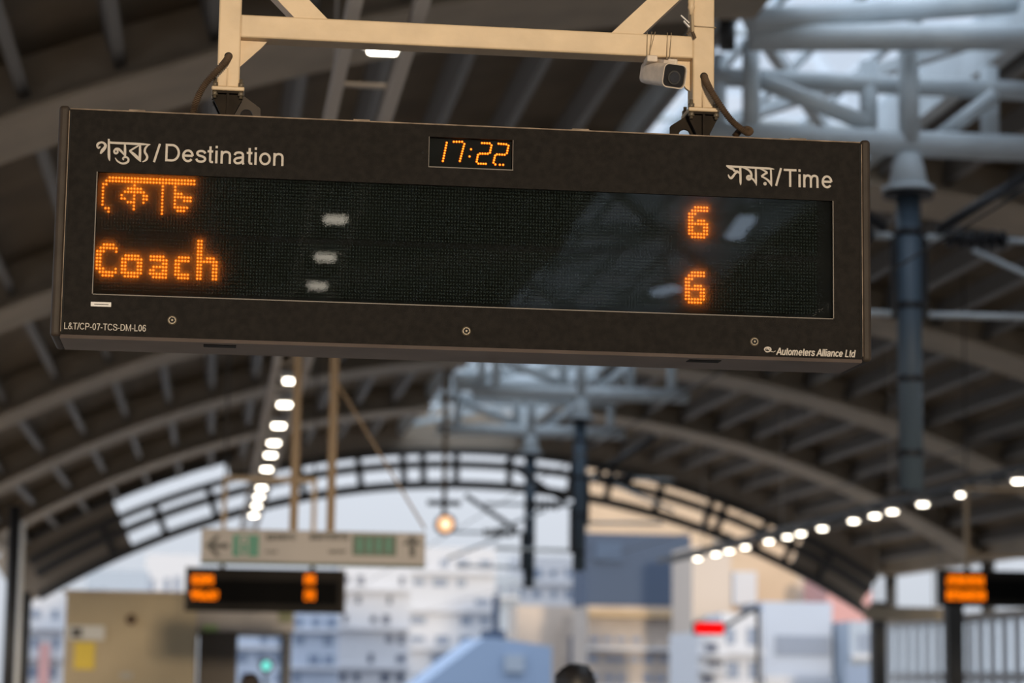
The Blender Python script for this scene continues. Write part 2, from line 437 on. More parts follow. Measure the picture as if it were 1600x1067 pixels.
def dome(b, x, z, Y, r=.0033, rc=.0018):
    """one LED: a tinted lens dome with its bright tip"""
    n = 8
    b.mi = 0
    for (rad, h0, h1, mi) in ((r, 0, .0016, 0), (rc, .0016, .0028, 1)):
        b.mi = mi
        base = [b.bm.verts.new((x+rad*math.cos(2*PI*k/n), Y-h0, z+rad*math.sin(2*PI*k/n))) for k in range(n)]
        mid = [b.bm.verts.new((x+rad*.75*math.cos(2*PI*k/n), Y-h0-(h1-h0)*.7, z+rad*.75*math.sin(2*PI*k/n))) for k in range(n)]
        tip = b.bm.verts.new((x, Y-h1, z)); fs = []
        for k in range(n):
            fs.append(b.bm.faces.new((base[k], base[(k+1) % n], mid[(k+1) % n], mid[k]))); fs.append(b.bm.faces.new((mid[k], mid[(k+1) % n], tip)))
        b._tag(fs)
LEDM = [M['led_lens'], M['led_core']]
def glyph(name, rows, org, oc, orow, parent):
    """rows: {row: [columns]}; org is the dot at column oc, row orow"""
    b = MB()
    for r, cs in rows.items():
        for c in cs: dome(b, org.x+(c-oc)*PX, org.z-(r-orow)*PZ, YM-.002)
    o = b.build(name, LEDM, None, origin=(0, 0, 0)); o.parent = parent
    wl = Vector((0, 0, 0)); q = parent
    while q: wl += q.location; q = q.parent
    o.location = -wl
    return o
R = lambda a, b_: list(range(a, b_+1))
beng = {  # the Bengali word above Coach, stroke by stroke
 'vowel_sign': {2: [0, 1], 3: [0], 4: [0], 5: [0], 6: [0], 7: [0], 8: [0], 9: [1, 2], 10: [2]},
 'letter': {2: [10], 3: R(8, 12), 4: R(7, 13), 5: [6, 10, 13, 14], 6: [6, 7, 10, 13, 14], 7: [8, 9, 10, 13], 8: [10], 9: [10]},
 'headline': {0: R(2, 29), 1: R(1, 29)},
 'vowel_stroke': {r: [19] for r in R(2, 10)},
 'letter_end': {2: [23], 3: [23], 4: [23, 24, 25], 5: R(23, 28), 6: [23, 26, 27, 28], 7: [23], 8: R(23, 27), 9: [24, 25, 26]}}
for k in ('headline', 'vowel_sign', 'letter', 'vowel_stroke', 'letter_end'):
    glyph('lit_character', beng[k], ua, 0, 2, mu)
coach = [
 {0: R(2, 5), 1: R(1, 6), 2: [0, 1, 2, 6], 3: [0, 1], 4: [0, 1], 5: [0, 1], 6: [0, 1], 7: [0, 1, 2, 6], 8: R(1, 6), 9: R(2, 5)},
 {3: R(9, 13), 4: R(8, 14), 5: [8, 9, 13, 14], 6: [8, 9, 13, 14], 7: [8, 9, 13, 14], 8: R(8, 14), 9: R(9, 13)},
 {3: R(17, 21), 4: R(17, 22), 5: [21, 22], 6: R(18, 22), 7: [17, 18, 21, 22], 8: R(17, 22), 9: R(18, 22)},
 {3: R(26, 29), 4: R(25, 29), 5: [25, 26], 6: [25, 26], 7: [25, 26], 8: R(25, 29), 9: R(26, 29)},
 {-2: [32, 33], -1: [32, 33], 0: [32, 33], 1: [32, 33], 2: [32, 33], 3: [32, 33, 35, 36, 37], 4: R(32, 38), 5: [32, 33, 37, 38], 6: [32, 33, 37, 38], 7: [32, 33, 37, 38], 8: [32, 33, 37, 38], 9: [32, 33, 37, 38]}]
for gph in coach: glyph('lit_character', gph, la, 0, 2, ml)
six = {0: R(2, 6), 1: R(1, 6), 2: [0, 1, 2], 3: [0, 1], 4: [0, 1, 3, 4, 5], 5: R(0, 6), 6: [0, 1, 5, 6], 7: [0, 1, 5, 6], 8: R(0, 6), 9: R(1, 5)}
for org, par, (px, py) in ((ua, mu, (1050+150/5.93, 310+148/5.93)), (la, ml, (1050+140/5.93, 310+750/5.93))):
    ci, ri = grid_snap(px, py, org.x, org.z)
    glyph('lit_character', six, Vector((org.x+ci*PX, 0, org.z+ri*PZ)), 0, 2, par)
# clock digits
b = MB(); b.box(kx0, kx1, YM-.002, YM, kz0, kz1); ck = b.build('clock_matrix', M['hole'], root)
def cd_(segs):
    b = MB()
    for (a, c, k) in segs:
        for i in range(k):
            t = i/(k-1) if k > 1 else 0
            p = at(660+(a[0]+(c[0]-a[0])*t)/10, 200+(a[1]+(c[1]-a[1])*t)/10, YM-.002)
            dome(b, p.x, p.z, YM-.002, .0030, .0016)
    o = b.build('lit_digit', LEDM, ck); return o
cd_([((380, 230), (320, 515), 8)])
cd_([((490, 215), (620, 215), 4), ((655, 250), (585, 515), 8)])
cd_([((760, 333), (760, 333), 1), ((737, 445), (737, 445), 1)])
cd_([((930, 235), (1050, 240), 4), ((1080, 272), (1055, 385), 4), ((1020, 402), (900, 400), 4), ((868, 420), (847, 525), 4), ((875, 556), (990, 560), 4)])
cd_([((1190, 245), (1310, 255), 4), ((1345, 277), (1320, 392), 4), ((1285, 418), (1165, 412), 4), ((1136, 432), (1110, 540), 4), ((1140, 570), (1140, 570), 1), ((1210, 574), (1262, 575), 2)])

# end caps
for px0, px1, s in ((80, 97, -1), (1347.5, 1362.5, 1)):
    x0 = BX0-.024 if s < 0 else BX1-.001; x1 = BX0+.001 if s < 0 else BX1+.023
    b = MB(); b.box(x0, x1, YF-.004, YF+DEP+.006, BZ0-.006, BZ1+.009, .009, 4); b.build('end_cap', M['cap'], root)
    xi = BX0+.0025 if s < 0 else BX1-.0025
    b = MB(); b.box(xi-.0022, xi+.0022, YF-.001, YF+.001, BZ0+.004, BZ1-.006); b.build('seam', M['hole'], root)
    e0 = BX0-.0005 if s < 0 else BX1-.0012
    b = MB(); b.box(e0, e0+.0016, YF-.0048, YF-.0030, BZ0+.006, BZ1-.004); b.build('worn_edge', M['dust'], root)  # thin pale strip along the inner edge of the cap
# underside pan with slots
b = MB(); b.prism([(BX0-.002, YF+.004, BZ0), (BX0-.002, YF+.016, BZ0-.007), (BX0-.002, YF+DEP-.01, BZ0-.007), (BX0-.002, YF+DEP, BZ0)], (BX1-BX0+.004, 0, 0)); b.build('underside_pan', M['under'], root)
for pxa, pxb, py in ((318, 369, 537), (1075, 1125, 564)):
    xa, za = xz(pxa, py, YF+.06); xb, zb = xz(pxb, py, YF+.06)
    b = MB(); b.box(xa, xb, YF+.045, YF+.085, BZ0-.0085, BZ0-.006); b.build('latch_slot', M['hole'], root)
# lettering
def arcpts(cx, cy, rx, ry, a0, a1, n=10):
    return [(cx+rx*math.cos(math.radians(a0+(a1-a0)*i/n)), cy+ry*math.sin(math.radians(a0+(a1-a0)*i/n))) for i in range(n+1)]
def sm(*pts):
    return [(p.x, p.y) for p in spline([(x, y, 0) for x, y in pts], 4)]
def spline(pts, n):
    pts = [Vector(p) for p in pts]; P = [pts[0]]+pts+[pts[-1]]; out = []
    for i in range(1, len(P)-2):
        for k in range(n):
            t = k/n; a, b_, c, d = P[i-1], P[i], P[i+1], P[i+2]
            out.append(.5*((2*b_)+(c-a)*t+(2*a-5*b_+4*c-d)*t*t+(3*b_-a-3*c+d)*t**3))
    out.append(pts[-1]); return out
# a plain grotesque alphabet, centre lines in units of the cap height: (advance, strokes)
GL = {
 'D': (1.008, [[(.17, 0), (.17, 1)], [(.17, .936), (.48, .936)]+arcpts(.48, .5, .39, .436, 90, -90, 14)+[(.17, .064)]]),
 'e': (.777, [[(.12, .37), (.655, .37)], arcpts(.388, .363, .268, .302, 0, 322, 22)]),
 's': (.698, [sm((.60, .53), (.53, .63), (.36, .667), (.19, .62), (.145, .52), (.22, .42), (.40, .37), (.555, .30), (.60, .20), (.52, .095), (.34, .06), (.17, .10), (.09, .22))]),
 't': (.388, [[(.19, .95), (.19, .17)]+sm((.19, .17), (.22, .08), (.29, .06), (.36, .065)), [(.03, .665), (.35, .665)]]),
 'i': (.31, [[(.155, 0), (.155, .725)], [(.155, .86), (.155, 1)]]),
 'n': (.777, [[(.15, 0), (.15, .725)], sm((.15, .42), (.20, .58), (.34, .667), (.50, .655), (.595, .57), (.618, .43))+[(.618, 0)]]),
 'a': (.777, [sm((.115, .51), (.17, .62), (.31, .667), (.47, .66), (.565, .60), (.588, .48))+[(.588, .18)]+sm((.588, .18), (.60, .07), (.635, 0)), sm((.588, .41), (.42, .375), (.23, .335), (.125, .25), (.12, .15), (.20, .07), (.33, .055), (.48, .105), (.57, .20), (.588, .30))]),
 'o': (.777, [arcpts(.388, .363, .272, .302, 0, 360, 24)]),
 'T': (.853, [[(.03, .936), (.82, .936)], [(.426, 0), (.426, .9)]]),
 'm': (1.163, [[(.14, 0), (.14, .725)], sm((.14, .44), (.19, .59), (.31, .667), (.45, .655), (.53, .58), (.547, .44))+[(.547, 0)], sm((.547, .44), (.60, .59), (.72, .667), (.86, .655), (.94, .58), (.957, .44))+[(.957, 0)]]),
 'L': (.777, [[(.16, 1), (.16, 0)], [(.16, .062), (.72, .062)]]),
 '&': (.93, [sm((.88, .02), (.60, .33), (.33, .65), (.27, .82), (.36, .935), (.50, .935), (.57, .83), (.50, .70), (.24, .51), (.115, .34), (.14, .15), (.30, .06), (.50, .09), (.66, .23), (.75, .43))]),
 '/': (.388, [[(.03, -.01), (.36, 1.01)]]),
 'C': (1.008, [arcpts(.53, .5, .41, .44, 38, 322, 24)]),
 'P': (.93, [[(.17, 0), (.17, 1)], [(.17, .936), (.55, .936)]+arcpts(.55, .69, .25, .246, 90, -90, 12)+[(.17, .444)]]),
 '-': (.465, [[(.05, .36), (.41, .36)]]),
 '0': (.777, [arcpts(.388, .5, .262, .44, 0, 360, 24)]),
 '7': (.777, [[(.08, .936), (.68, .936)], sm((.68, .936), (.52, .66), (.40, .33), (.34, 0))]),
 '6': (.777, [arcpts(.395, .31, .26, .25, 0, 360, 20), sm((.64, .78), (.56, .91), (.42, .94), (.26, .86), (.16, .66), (.132, .36))]),
 'S': (.93, [sm((.80, .70), (.72, .87), (.50, .942), (.27, .90), (.16, .76), (.22, .61), (.42, .54), (.65, .46), (.81, .33), (.78, .16), (.62, .07), (.44, .058), (.22, .12), (.11, .30))]),
 'M': (1.163, [[(.16, 0), (.16, 1)], [(.19, .97), (.58, .04), (.97, .97)], [(1.0, 1), (1.0, 0)]]),
 'A': (.93, [[(.04, 0), (.465, .98)], [(.465, .98), (.89, 0)], [(.2, .33), (.73, .33)]]),
 'u': (.777, [[(.15, .725), (.15, .29)]+sm((.15, .29), (.19, .12), (.32, .058), (.46, .075), (.57, .16), (.618, .30)), [(.62, .725), (.62, 0)]]),
 'r': (.465, [[(.15, 0), (.15, .725)], sm((.15, .42), (.20, .60), (.31, .667), (.44, .64))]),
 'l': (.31, [[(.155, 0), (.155, 1)]]),
 'c': (.698, [arcpts(.385, .363, .268, .302, 38, 322, 20)]),
 'd': (.777, [arcpts(.37, .363, .255, .302, 0, 360, 22), [(.618, 0), (.618, 1)]]),
 ' ': (.388, [])}
def stroke_text(b, text, x0, x1, zb, zc, Y, w=.128, shear=0.):
    """fit a line of lettering between x0 and x1, baseline zb, cap line zc, on the plane y=Y"""
    lo, hi, pen, st = 1e9, -1e9, 0, []
    for ch in text:
        adv, gs = GL[ch]
        for g_ in gs:
            pts = [(pen+x+shear*y, y) for x, y in g_]; st.append(pts)
            lo = min(lo, min(p[0] for p in pts)-w/2); hi = max(hi, max(p[0] for p in pts)+w/2)
        pen += adv
    sx, sz = (x1-x0)/(hi-lo), zc-zb
    for k_, pts in enumerate(st): b.ribbon([(x0+(x-lo)*sx, zb+y*sz) for x, y in pts], w*(sx+sz)/2, Y, .0004+.00006*(k_ % 7))
def line(b, text, pl, pr, pyb, pyt, **k):
    stroke_text(b, text, at(pl, pyb, YF).x, at(pr, pyb, YF).x, at(pl, pyb, YF).z, at(pl, pyt, YF).z, YF, **k)
b = MB(); line(b, 'Destination', 258, 443, 252, 224.5); line(b, '/', 239, 250.5, 253, 224.5)
def px_strokes(b, crop, strokes):
    ox, oy, sc = crop; u = .00149/sc*1.2
    for k_, (pts, w) in enumerate(strokes):
        if len(pts) < 12:
            ws_ = w if isinstance(w, (list, tuple)) else [w]*len(pts)
            sp_ = spline([(x, y, q) for (x, y), q in zip(pts, ws_)], 5) if len(pts) > 2 else [Vector((x, y, q)) for (x, y), q in zip(pts, ws_)]
            pts = [(v.x, v.y) for v in sp_]; w = [max(v.z, 1) for v in sp_]
        b.ribbon([xz(ox+x/sc, oy+y/sc, YF) for x, y in pts], [q*u for q in w] if isinstance(w, (list, tuple)) else w*u, YF, .0004+.00005*k_)
# the Bengali word for destination, drawn in strokes
px_strokes(b, (140, 205, 5.0), [
 ([(150, 60), (151, 150), (152, 205), (158, 233)], [12, 17, 16, 3]),
 ([(146, 86), (190, 91), (300, 96), (400, 101), (476, 104)], [15, 15, 15, 15, 4]),
 ([(62, 128), (60, 108), (72, 94), (92, 87), (112, 93), (124, 110), (118, 130), (100, 152), (84, 176)], [10, 14, 15, 13, 14, 18, 20, 22, 10]),
 ([(84, 120), (70, 130), (60, 122)], [6, 14, 6]),
 ([(276, 96), (277, 150), (277, 200)], [11, 16, 13]),
 (arcpts(206, 158, 14, 16, 0, 360, 14), 13),
 ([(194, 150), (205, 138), (228, 140), (250, 160), (276, 192)], [8, 13, 15, 14, 8]),
 ([(200, 208), (216, 232), (246, 250), (276, 251), (300, 238), (303, 218), (290, 204), (270, 204), (260, 215), (268, 224)], [5, 10, 12, 14, 14, 13, 12, 12, 10, 8]),
 ([(394, 100), (394, 160), (393, 215), (400, 240)], [12, 16, 15, 3]),
 ([(392, 108), (350, 132), (312, 156)], [6, 11, 12]),
 ([(312, 154), (340, 176), (372, 206), (398, 236)], [10, 18, 20, 8]),
 ([(470, 104), (450, 116), (434, 138), (432, 164), (444, 184), (450, 204), (440, 226), (412, 240)], [6, 11, 14, 15, 15, 15, 13, 5])])
b.build('destination_lettering', M['letter'], root)
b = MB()
line(b, 'Time', 1223, 1300.5, 291.5, 263.5); line(b, '/', 1211, 1222, 290, 262.5)
px_strokes(b, (1120, 245, 8.0), [
 ([(118, 112), (200, 122), (330, 128), (520, 140), (660, 147), (718, 155)], [14, 22, 22, 22, 22, 5]),
 ([(120, 115), (165, 140), (205, 158), (225, 185)], [10, 24, 24, 22]),
 ([(262, 186), (232, 205), (196, 252), (176, 268), (155, 250), (142, 222)], [26, 22, 26, 24, 20, 10]),
 ([(225, 180), (258, 184), (290, 214)], [20, 22, 16]),
 ([(292, 130), (295, 220), (296, 320), (298, 355)], [22, 24, 22, 5]),
 ([(318, 134), (370, 152), (415, 182), (432, 222), (432, 268)], [8, 18, 24, 24, 18]),
 (arcpts(400, 262, 17, 17, 0, 360, 14), 34),
 ([(428, 262), (460, 290), (492, 340)], [16, 20, 12]),
 ([(487, 140), (488, 230), (490, 310), (494, 362)], [18, 22, 20, 5]),
 ([(532, 146), (590, 172), (630, 200)], [8, 18, 22]),
 ([(632, 198), (588, 222), (556, 246)], [22, 22, 20]),
 ([(556, 244), (610, 272), (655, 310), (684, 362)], [18, 20, 24, 12]),
 ([(674, 148), (678, 240), (680, 330), (686, 372)], [18, 20, 20, 5]),
 (arcpts(602, 337, 10, 10, 0, 360, 12), 21)])
b.build('time_lettering', M['letter'], root)
b = MB(); line(b, 'L&T/CP-07-TCS-DM-L06', 100.3, 228, 514, 503.5, w=.125); b.build('serial_lettering', M['letter'], root)
b = MB(); line(b, 'Autometers Alliance Ltd', 1212.5, 1337, 554.3, 543, w=.19, shear=.22)
px_strokes(b, (1180, 530, 9.41), [
 (arcpts(184, 150, 46, 32, 150, 395, 16), 17), ([(148, 172), (170, 184), (205, 180), (225, 168)], [14, 15, 14, 8]),
 ([(160, 152), (186, 128), (206, 128)], [8, 12, 8]), ([(206, 128), (186, 148), (212, 152), (208, 170)], [8, 10, 10, 8]),
 ([(222, 176), (246, 184)], 8), ([(250, 180), (268, 190)], 8), ([(275, 186), (300, 170)], 8)])
b.build('maker_lettering', M['letter'], root)
p, q = at(142, 471.5, YF), at(173.5, 479.5, YF)
b = MB(); b.box(p.x, q.x, YF-.0008, YF, q.z, p.z); st = b.build('sticker', M['sticker'], root); st['label'] = 'small white sticker'
b = MB(); b.box(p.x+.008, q.x-.006, YF-.0011, YF-.0008, (p.z+q.z)/2-.0009, (p.z+q.z)/2+.0006); b.build('fine_print', M['coat'], st)
for px, py in ((269, 500.5), (728.5, 517.5), (1178.5, 534)):
    p = at(px, py, YF); b = MB()
    b.tube([(p.x, YF+.001, p.z), (p.x, YF-.002, p.z), (p.x, YF-.0045, p.z)], [.0112, .0112, .0085], 24); sc_ = b.build('screw', M['screw'], root)
    b = MB(); b.tube([(p.x, YF-.0040, p.z), (p.x, YF-.0055, p.z)], .0072, 6); b.build('socket', M['hole'], sc_)
    b = MB(); b.tube([(p.x, YF-.0050, p.z), (p.x, YF-.0062, p.z)], .0024, 10); b.build('socket_pin', M['screw'], sc_)
p = at(660.5, 238.5, YF); b = MB(); b.tube([(p.x, YF+.001, p.z), (p.x, YF-.0006, p.z)], .0028, 12); b.build('sensor_hole', M['hole'], root)
for pa, pb, py in ((202, 228, 171.5), (551, 577, 186.5), (891, 918, 202.5), (1230, 1256, 216.5)):
    xa = at(pa, py, YF+.03).x; xb = at(pb, py, YF+.03).x
    b = MB(); b.box(xa, xb, YF+.004, YF+.06, BZ1, BZ1+.0075, .001, 1); b.build('hinge_clip', M['dust'], root)

# ------------------------------------------------------------------ hanger frame above the board
YH = 5.575; HD = .065            # front plane and depth of the square tubes
fr = thing('hanger_frame', 'welded cream steel frame carrying the large black departure board', 'frame', ((BX0+BX1)/2, YH+HD/2, BZ1+.05))
PLx0, PLx1 = at(341, 60, YH).x, at(376.5, 60, YH).x
PRx0, PRx1 = at(1082.5, 100, YH).x, at(1116.5, 100, YH).x
ZTOP = 5.6
zl = at(358, 134, YH).z; zr = at(1098, 172, YH).z
zfl = (zl+zr)/2
b = MB(); b.box(PLx0, PLx1, YH, YH+HD, zfl, ZTOP, .004, 2); pl = b.build('post', M['beige'], fr)
b = MB(); b.box(PRx0, PRx1, YH, YH+HD, zfl, ZTOP, .004, 2); pr = b.build('post', M['beige'], fr)
zc1 = (at(400, 25.5, YH).z+at(1060, 53, YH).z)/2; zc0 = (at(400, 61, YH).z+at(1060, 88, YH).z)/2
b = MB(); b.box(PLx1-.002, PRx0+.002, YH, YH+HD, zc0, zc1, .004, 2); b.build('crossbar', M['beige'], fr)
dw = .054
for (a0, a1, sgn, xp) in (((432, 0), (462, 27), -1, PLx1), ((1055, 0), (1002, 52), 1, PRx0)):
    # diagonal brace from the crossbar up to the post
    if sgn < 0:
        xa = at(462, 27, YH).x; xb = at(514, 29.5, YH).x; run = xa-PLx1
        pts = [(xa, YH+.003, zc1-.004), (xb, YH+.003, zc1-.004), (PLx1-.004, YH+.003, zc1+(xb-PLx1)*1.0), (PLx1-.004, YH+.003, zc1+(xa-PLx1)*1.0)]
    else:
        xa = at(1002.5, 51.5, YH).x; xb = at(954, 48, YH).x
        pts = [(xa, YH+.003, zc1-.004), (xb, YH+.003, zc1-.004), (PRx0+.004, YH+.003, zc1+(PRx0-xb)), (PRx0+.004, YH+.003, zc1+(PRx0-xa))]
    b = MB(); b.prism(pts, (0, HD-.006, 0)); b.build('brace', M['beige'], fr)
b = MB(); b.box(PLx0-.5, PRx1+.5, YH-.02, YH+HD+.02, ZTOP-.01, ZTOP+.09); b.build('top_beam', M['beige'], fr)
# corner gusset plates under the crossbar
za, zb_ = at(378, 74, YH+.03).z, at(378, 106, YH+.03).z; xg = at(411, 72, YH+.03).x
b = MB(); b.prism([(PLx1-.002, YH+.028, zc0+.002), (xg+.012, YH+.028, zc0+.002), (xg-.004, YH+.028, za), (PLx1-.002, YH+.028, zb_)], (0, .012, 0)); b.build('gusset_plate', M['beige'], fr)
b = MB(); b.prism([(PRx0+.002, YH+.028, zc0+.002), (PRx0-.05, YH+.028, zc0+.002), (PRx0-.012, YH+.028, zb_), (PRx0+.002, YH+.028, zb_-.01)], (0, .012, 0)); b.build('gusset_plate', M['beige'], fr)
for px in (PLx0, PRx0):
    xm = px+(PLx1-PLx0)/2
    b = MB(); b.box(xm-.039, xm+.039, YH-.012, YH+HD+.02, zfl-.010, zfl, .002, 1); fl = b.build('flange_plate', M['beige'], fr)
    for sx in (-1, 1):
        for yy in (YH-.003, YH+HD+.01):
            b = MB(); b.tube([(xm+sx*.031, yy, zfl-.028), (xm+sx*.031, yy, zfl+.020)], .0045, 8)
            b.tube([(xm+sx*.031, yy, zfl), (xm+sx*.031, yy, zfl+.010)], .0078, 6); b.tube([(xm+sx*.031, yy, zfl-.022), (xm+sx*.031, yy, zfl-.012)], .0078, 6)
            b.build('bolt', M['screw'], fl)
    # stiffener fin at the foot of the post
    b = MB(); b.prism([(xm-.004, YH, zfl), (xm-.004, YH-.010, zfl), (xm-.004, YH-.0005, zfl+.048), (xm-.004, YH, zfl+.048)], (.004, 0, 0)); b.build('stiffener', M['beige'], fr)
    # dark lower bracket down to the board, shade under the flange put into its colour
    s = -1 if px == PLx0 else 1; f = -s
    b = MB()
    zt = zfl-.010; z0 = BZ1+.002
    b.box(xm-.036, xm+.036, YH-.008, YH+HD+.015, zt-.006, zt)
    for yy in (YH+.004, YH+HD-.012):
        b.prism([(xm-.034, yy, zt-.004), (xm+.034, yy, zt-.004), (xm+.034, yy, zt-.018), (xm+.017, yy, z0+.024), (xm+.017, yy, z0), (xm-.017, yy, z0), (xm-.017, yy, z0+.024), (xm-.034, yy, zt-.018)], (0, .010, 0))
    b.box(xm-.003, xm+.003, YH-.006, YH+HD+.012, z0, zt-.004)
    b.build('lower_bracket', M['bracket'], fr)
    # side lug with a round hole, built as a ring of quads around the hole
    yy = YH+.026
    if s < 0: po, ph_ = [(364, 149), (378, 149.5), (383, 151.5), (407, 169.5), (407, 190), (362, 190)], (385, 180.5)
    else: po, ph_ = [(1096, 180), (1076, 180.5), (1071, 182), (1047, 197), (1047, 222), (1098, 222)], (1070, 211.5)
    outl = [xz(px_, py_, yy) for px_, py_ in po]; hc = xz(*ph_, yy)
    b = MB()
    def ray_hit(a):
        dx, dz = math.cos(a), math.sin(a); best = None; m_ = len(outl)
        for i in range(m_):
            (x1_, z1_), (x2_, z2_) = outl[i], outl[(i+1) % m_]
            ex, ez = x2_-x1_, z2_-z1_; den = dx*ez-dz*ex
            if abs(den) < 1e-9: continue
            t = ((x1_-hc[0])*ez-(z1_-hc[1])*ex)/den; u = ((x1_-hc[0])*dz-(z1_-hc[1])*dx)/den
            if t > 0 and -1e-6 <= u <= 1+1e-6 and (best is None or t < best): best = t
        return (hc[0]+dx*best, hc[1]+dz*best)
    K = 64
    ring_o = [ray_hit(2*PI*k/K) for k in range(K)]; ring_i = [(hc[0]+.015*math.cos(2*PI*k/K), hc[1]+.015*math.sin(2*PI*k/K)) for k in range(K)]
    for k in range(K):
        q = [ring_i[k], ring_o[k], ring_o[(k+1) % K], ring_i[(k+1) % K]]
        b.prism([(x, yy, max(z, BZ1+.003)) for x, z in q], (0, .008, 0))
    b.build('lug', M['bracket'] if s > 0 else M['cap'], fr)  # left lug's paler material stands in for the light on it
# weathered scratches/lettering pressed in the left post
# cable entry grommets
for (px, py, p_) in ((357, 88, pl), (1100, 119.5, pr)):
    p = at(px, py, YH); b = MB(); b.tube([(p.x, YH+.003, p.z), (p.x, YH-.0012, p.z)], .0100, 20); b.build('cable_hole', M['hole'], p_)

# flexible conduits
def conduit(pix, label, n=14):
    pts = [at(x, y, Y) for x, y, Y in pix]
    b = MB(); b.tube(spline(pts, n), .0064, 12, ribs=.42)
    o = b.build('flexible_conduit', M['conduit'])
    for f in o.data.polygons: f.use_smooth = False
    return tag(o, label, 'conduit')
conduit([(358, 88, YH+.004), (351, 98, YH-.022), (336, 114, YH-.028), (321, 131, YH-.026), (311, 148, YH-.018), (304, 166, YH-.005), (300, 184, YH+.0)], 'brown corrugated conduit curving from the left post down to the board top')
conduit([(1100, 119, YH+.004), (1105, 131, YH-.020), (1114, 147, YH-.028), (1127, 167, YH-.028), (1141, 186, YH-.028), (1155, 199, YH-.03), (1167, 207, YH-.028), (1172, 205, YH-.02), (1166, 202, YH-.01), (1155, 205, YH-.005), (1148, 214, YH-.002)], 'brown corrugated conduit looping from the right post to the board top')

# security camera under the crossbar
YC = YH-.045
cc = thing('security_camera', 'small cream bullet security camera wired under the right end of the crossbar', 'security camera', at(1040, 118, YC))
p0 = at(1052, 118.5, YC-.03); ax = (at(1012, 114, YC+.09)-at(1052, 118.5, YC-.03))
ax.normalize(); sx = ax.cross(Vector((0, 0, 1))).normalized(); uz = sx.cross(ax).normalized()
def rrect(c, w, h, r, k=5):
    out = []
    for (cx, cz, a0) in ((w/2-r, h/2-r, 0), (-w/2+r, h/2-r, 90), (-w/2+r, -h/2+r, 180), (w/2-r, -h/2+r, 270)):
        for i in range(k+1):
            a = math.radians(a0+90*i/k); out.append(c+sx*(cx+r*math.cos(a))+uz*(cz+r*math.sin(a)))
    return out
CW, CH = .062, .056
b = MB(); prof = [(0, 1.0), (.004, 1.0), (.10, .98), (.118, .92), (.126, .75)]; prev = None; rings = []
for d, s_ in prof: rings.append([b.bm.verts.new(v) for v in rrect(p0+ax*d, CW*s_, CH*s_, .014*s_)])
for a_, c_ in zip(rings, rings[1:]):
    for k in range(len(a_)): b.bm.faces.new((a_[k], a_[(k+1) % len(a_)], c_[(k+1) % len(a_)], c_[k]))
b.bm.faces.new(rings[0]); b.bm.faces.new(rings[-1]); b.build('body', M['cctv'], cc)
b = MB(); b.prism(rrect(p0-ax*.0025, CW*.93, CH*.93, .012), ax*.003); b.build('face_plate', M['cctvblack'], cc)
hd = MB(); oo = rrect(p0-ax*.007, CW*1.04, CH*1.05, .015); ii = rrect(p0-ax*.007, CW*.96, CH*.96, .0125)
for k in range(len(oo)): 
    j = (k+1) % len(oo); hd.prism([oo[k], oo[j], ii[j], ii[k]], ax*.012)
hd.build('sun_hood', M['cctv'], cc)
lc = p0-ax*.003+sx*0-uz*.004
b = MB(); b.tube([lc+ax*.002, lc-ax*.004], .0170, 28); ln = b.build('lens_ring', M['darksteel'], cc)
b = MB(); b.tube([lc-ax*.003, lc-ax*.0055], [.0145, .0125], 28); b.build('lens', M['lens'], ln)
b = MB(); m0 = p0+ax*.03+uz*(CH/2); 
pa, pb = at(1016, 97, YC+.03), at(1050, 97, YC+.01)
b.bar(m0+uz*.004, m0+ax*.075+uz*.004, .03, .008, up=uz); b.box(pa.x-.013, pa.x+.013, YC+.0, YC+.05, pa.z-.006, pa.z+.010, .002, 1); b.box(pb.x-.012, pb.x+.012, YC+.0, YC+.04, pb.z-.009, pb.z+.006, .002, 1)
b.build('mounting_bracket', M['cctv'], cc)
tw = MB()
for (x0, y0, x1, y1) in ((1018.5, 50.5, 1014.5, 93), (1023.5, 50.5, 1012.5, 93), (1011.5, 51.5, 1011, 92), (1043, 52, 1042, 93), (1049, 52, 1046, 96)):
    pts = [at(x0, y0, YH+HD), at(x0, y0-.5, YH-.001), at(x1*.5+x0*.5, (y0+y1)/2, YH-.004), at(x1, y1, YH-.006)]
    tw.tube(pts, .0011, 6)
tag(tw.build('binding_wire', M['string']), 'thin tan binding wires looped over the crossbar to hold the security camera', 'wire')

# taped cable joint tied to the right post
cj = thing('cable_bundle', 'dangling tan cable joint tied with cord to the inner edge of the right post', 'cable', at(1082, 40, YH))
xj = PRx0-.006
b = MB(); pz = lambda y: at(1080, y, YH).z
b.tube(spline([(xj, YH-.008, pz(-60)), (xj-.002, YH-.008, pz(-10)), (xj, YH-.008, pz(8)), (xj+.002, YH-.01, pz(30)), (xj+.004, YH-.009, pz(55))], 8), .004, 8); b.build('cable', M['string'], cj)
b = MB(); b.tube([(xj, YH-.009, pz(-2)), (xj, YH-.009, pz(3)), (xj, YH-.009, pz(9)), (xj, YH-.009, pz(14)), (xj, YH-.009, pz(18)), (xj, YH-.009, pz(25))], [.005, .009, .008, .0095, .006, .005], 10); b.build('connector', M['beige'], cj)
b = MB(); b.bar(at(1068, 33, YH-.012), at(1077, 43, YH-.012), .008, .003); b.bar(at(1064, 24, YH-.012), at(1077, 36, YH-.012), .002, .003); b.build('tape_tail', M['sticker'], cj)
b = MB(); b.bar(at(1082, 50, YH-.012), at(1086, 60, YH-.012), .008, .006); b.bar(at(1073, 54, YH-.012), at(1080, 48, YH-.012), .006, .003); b.build('tape_end', M['conduit'], cj)
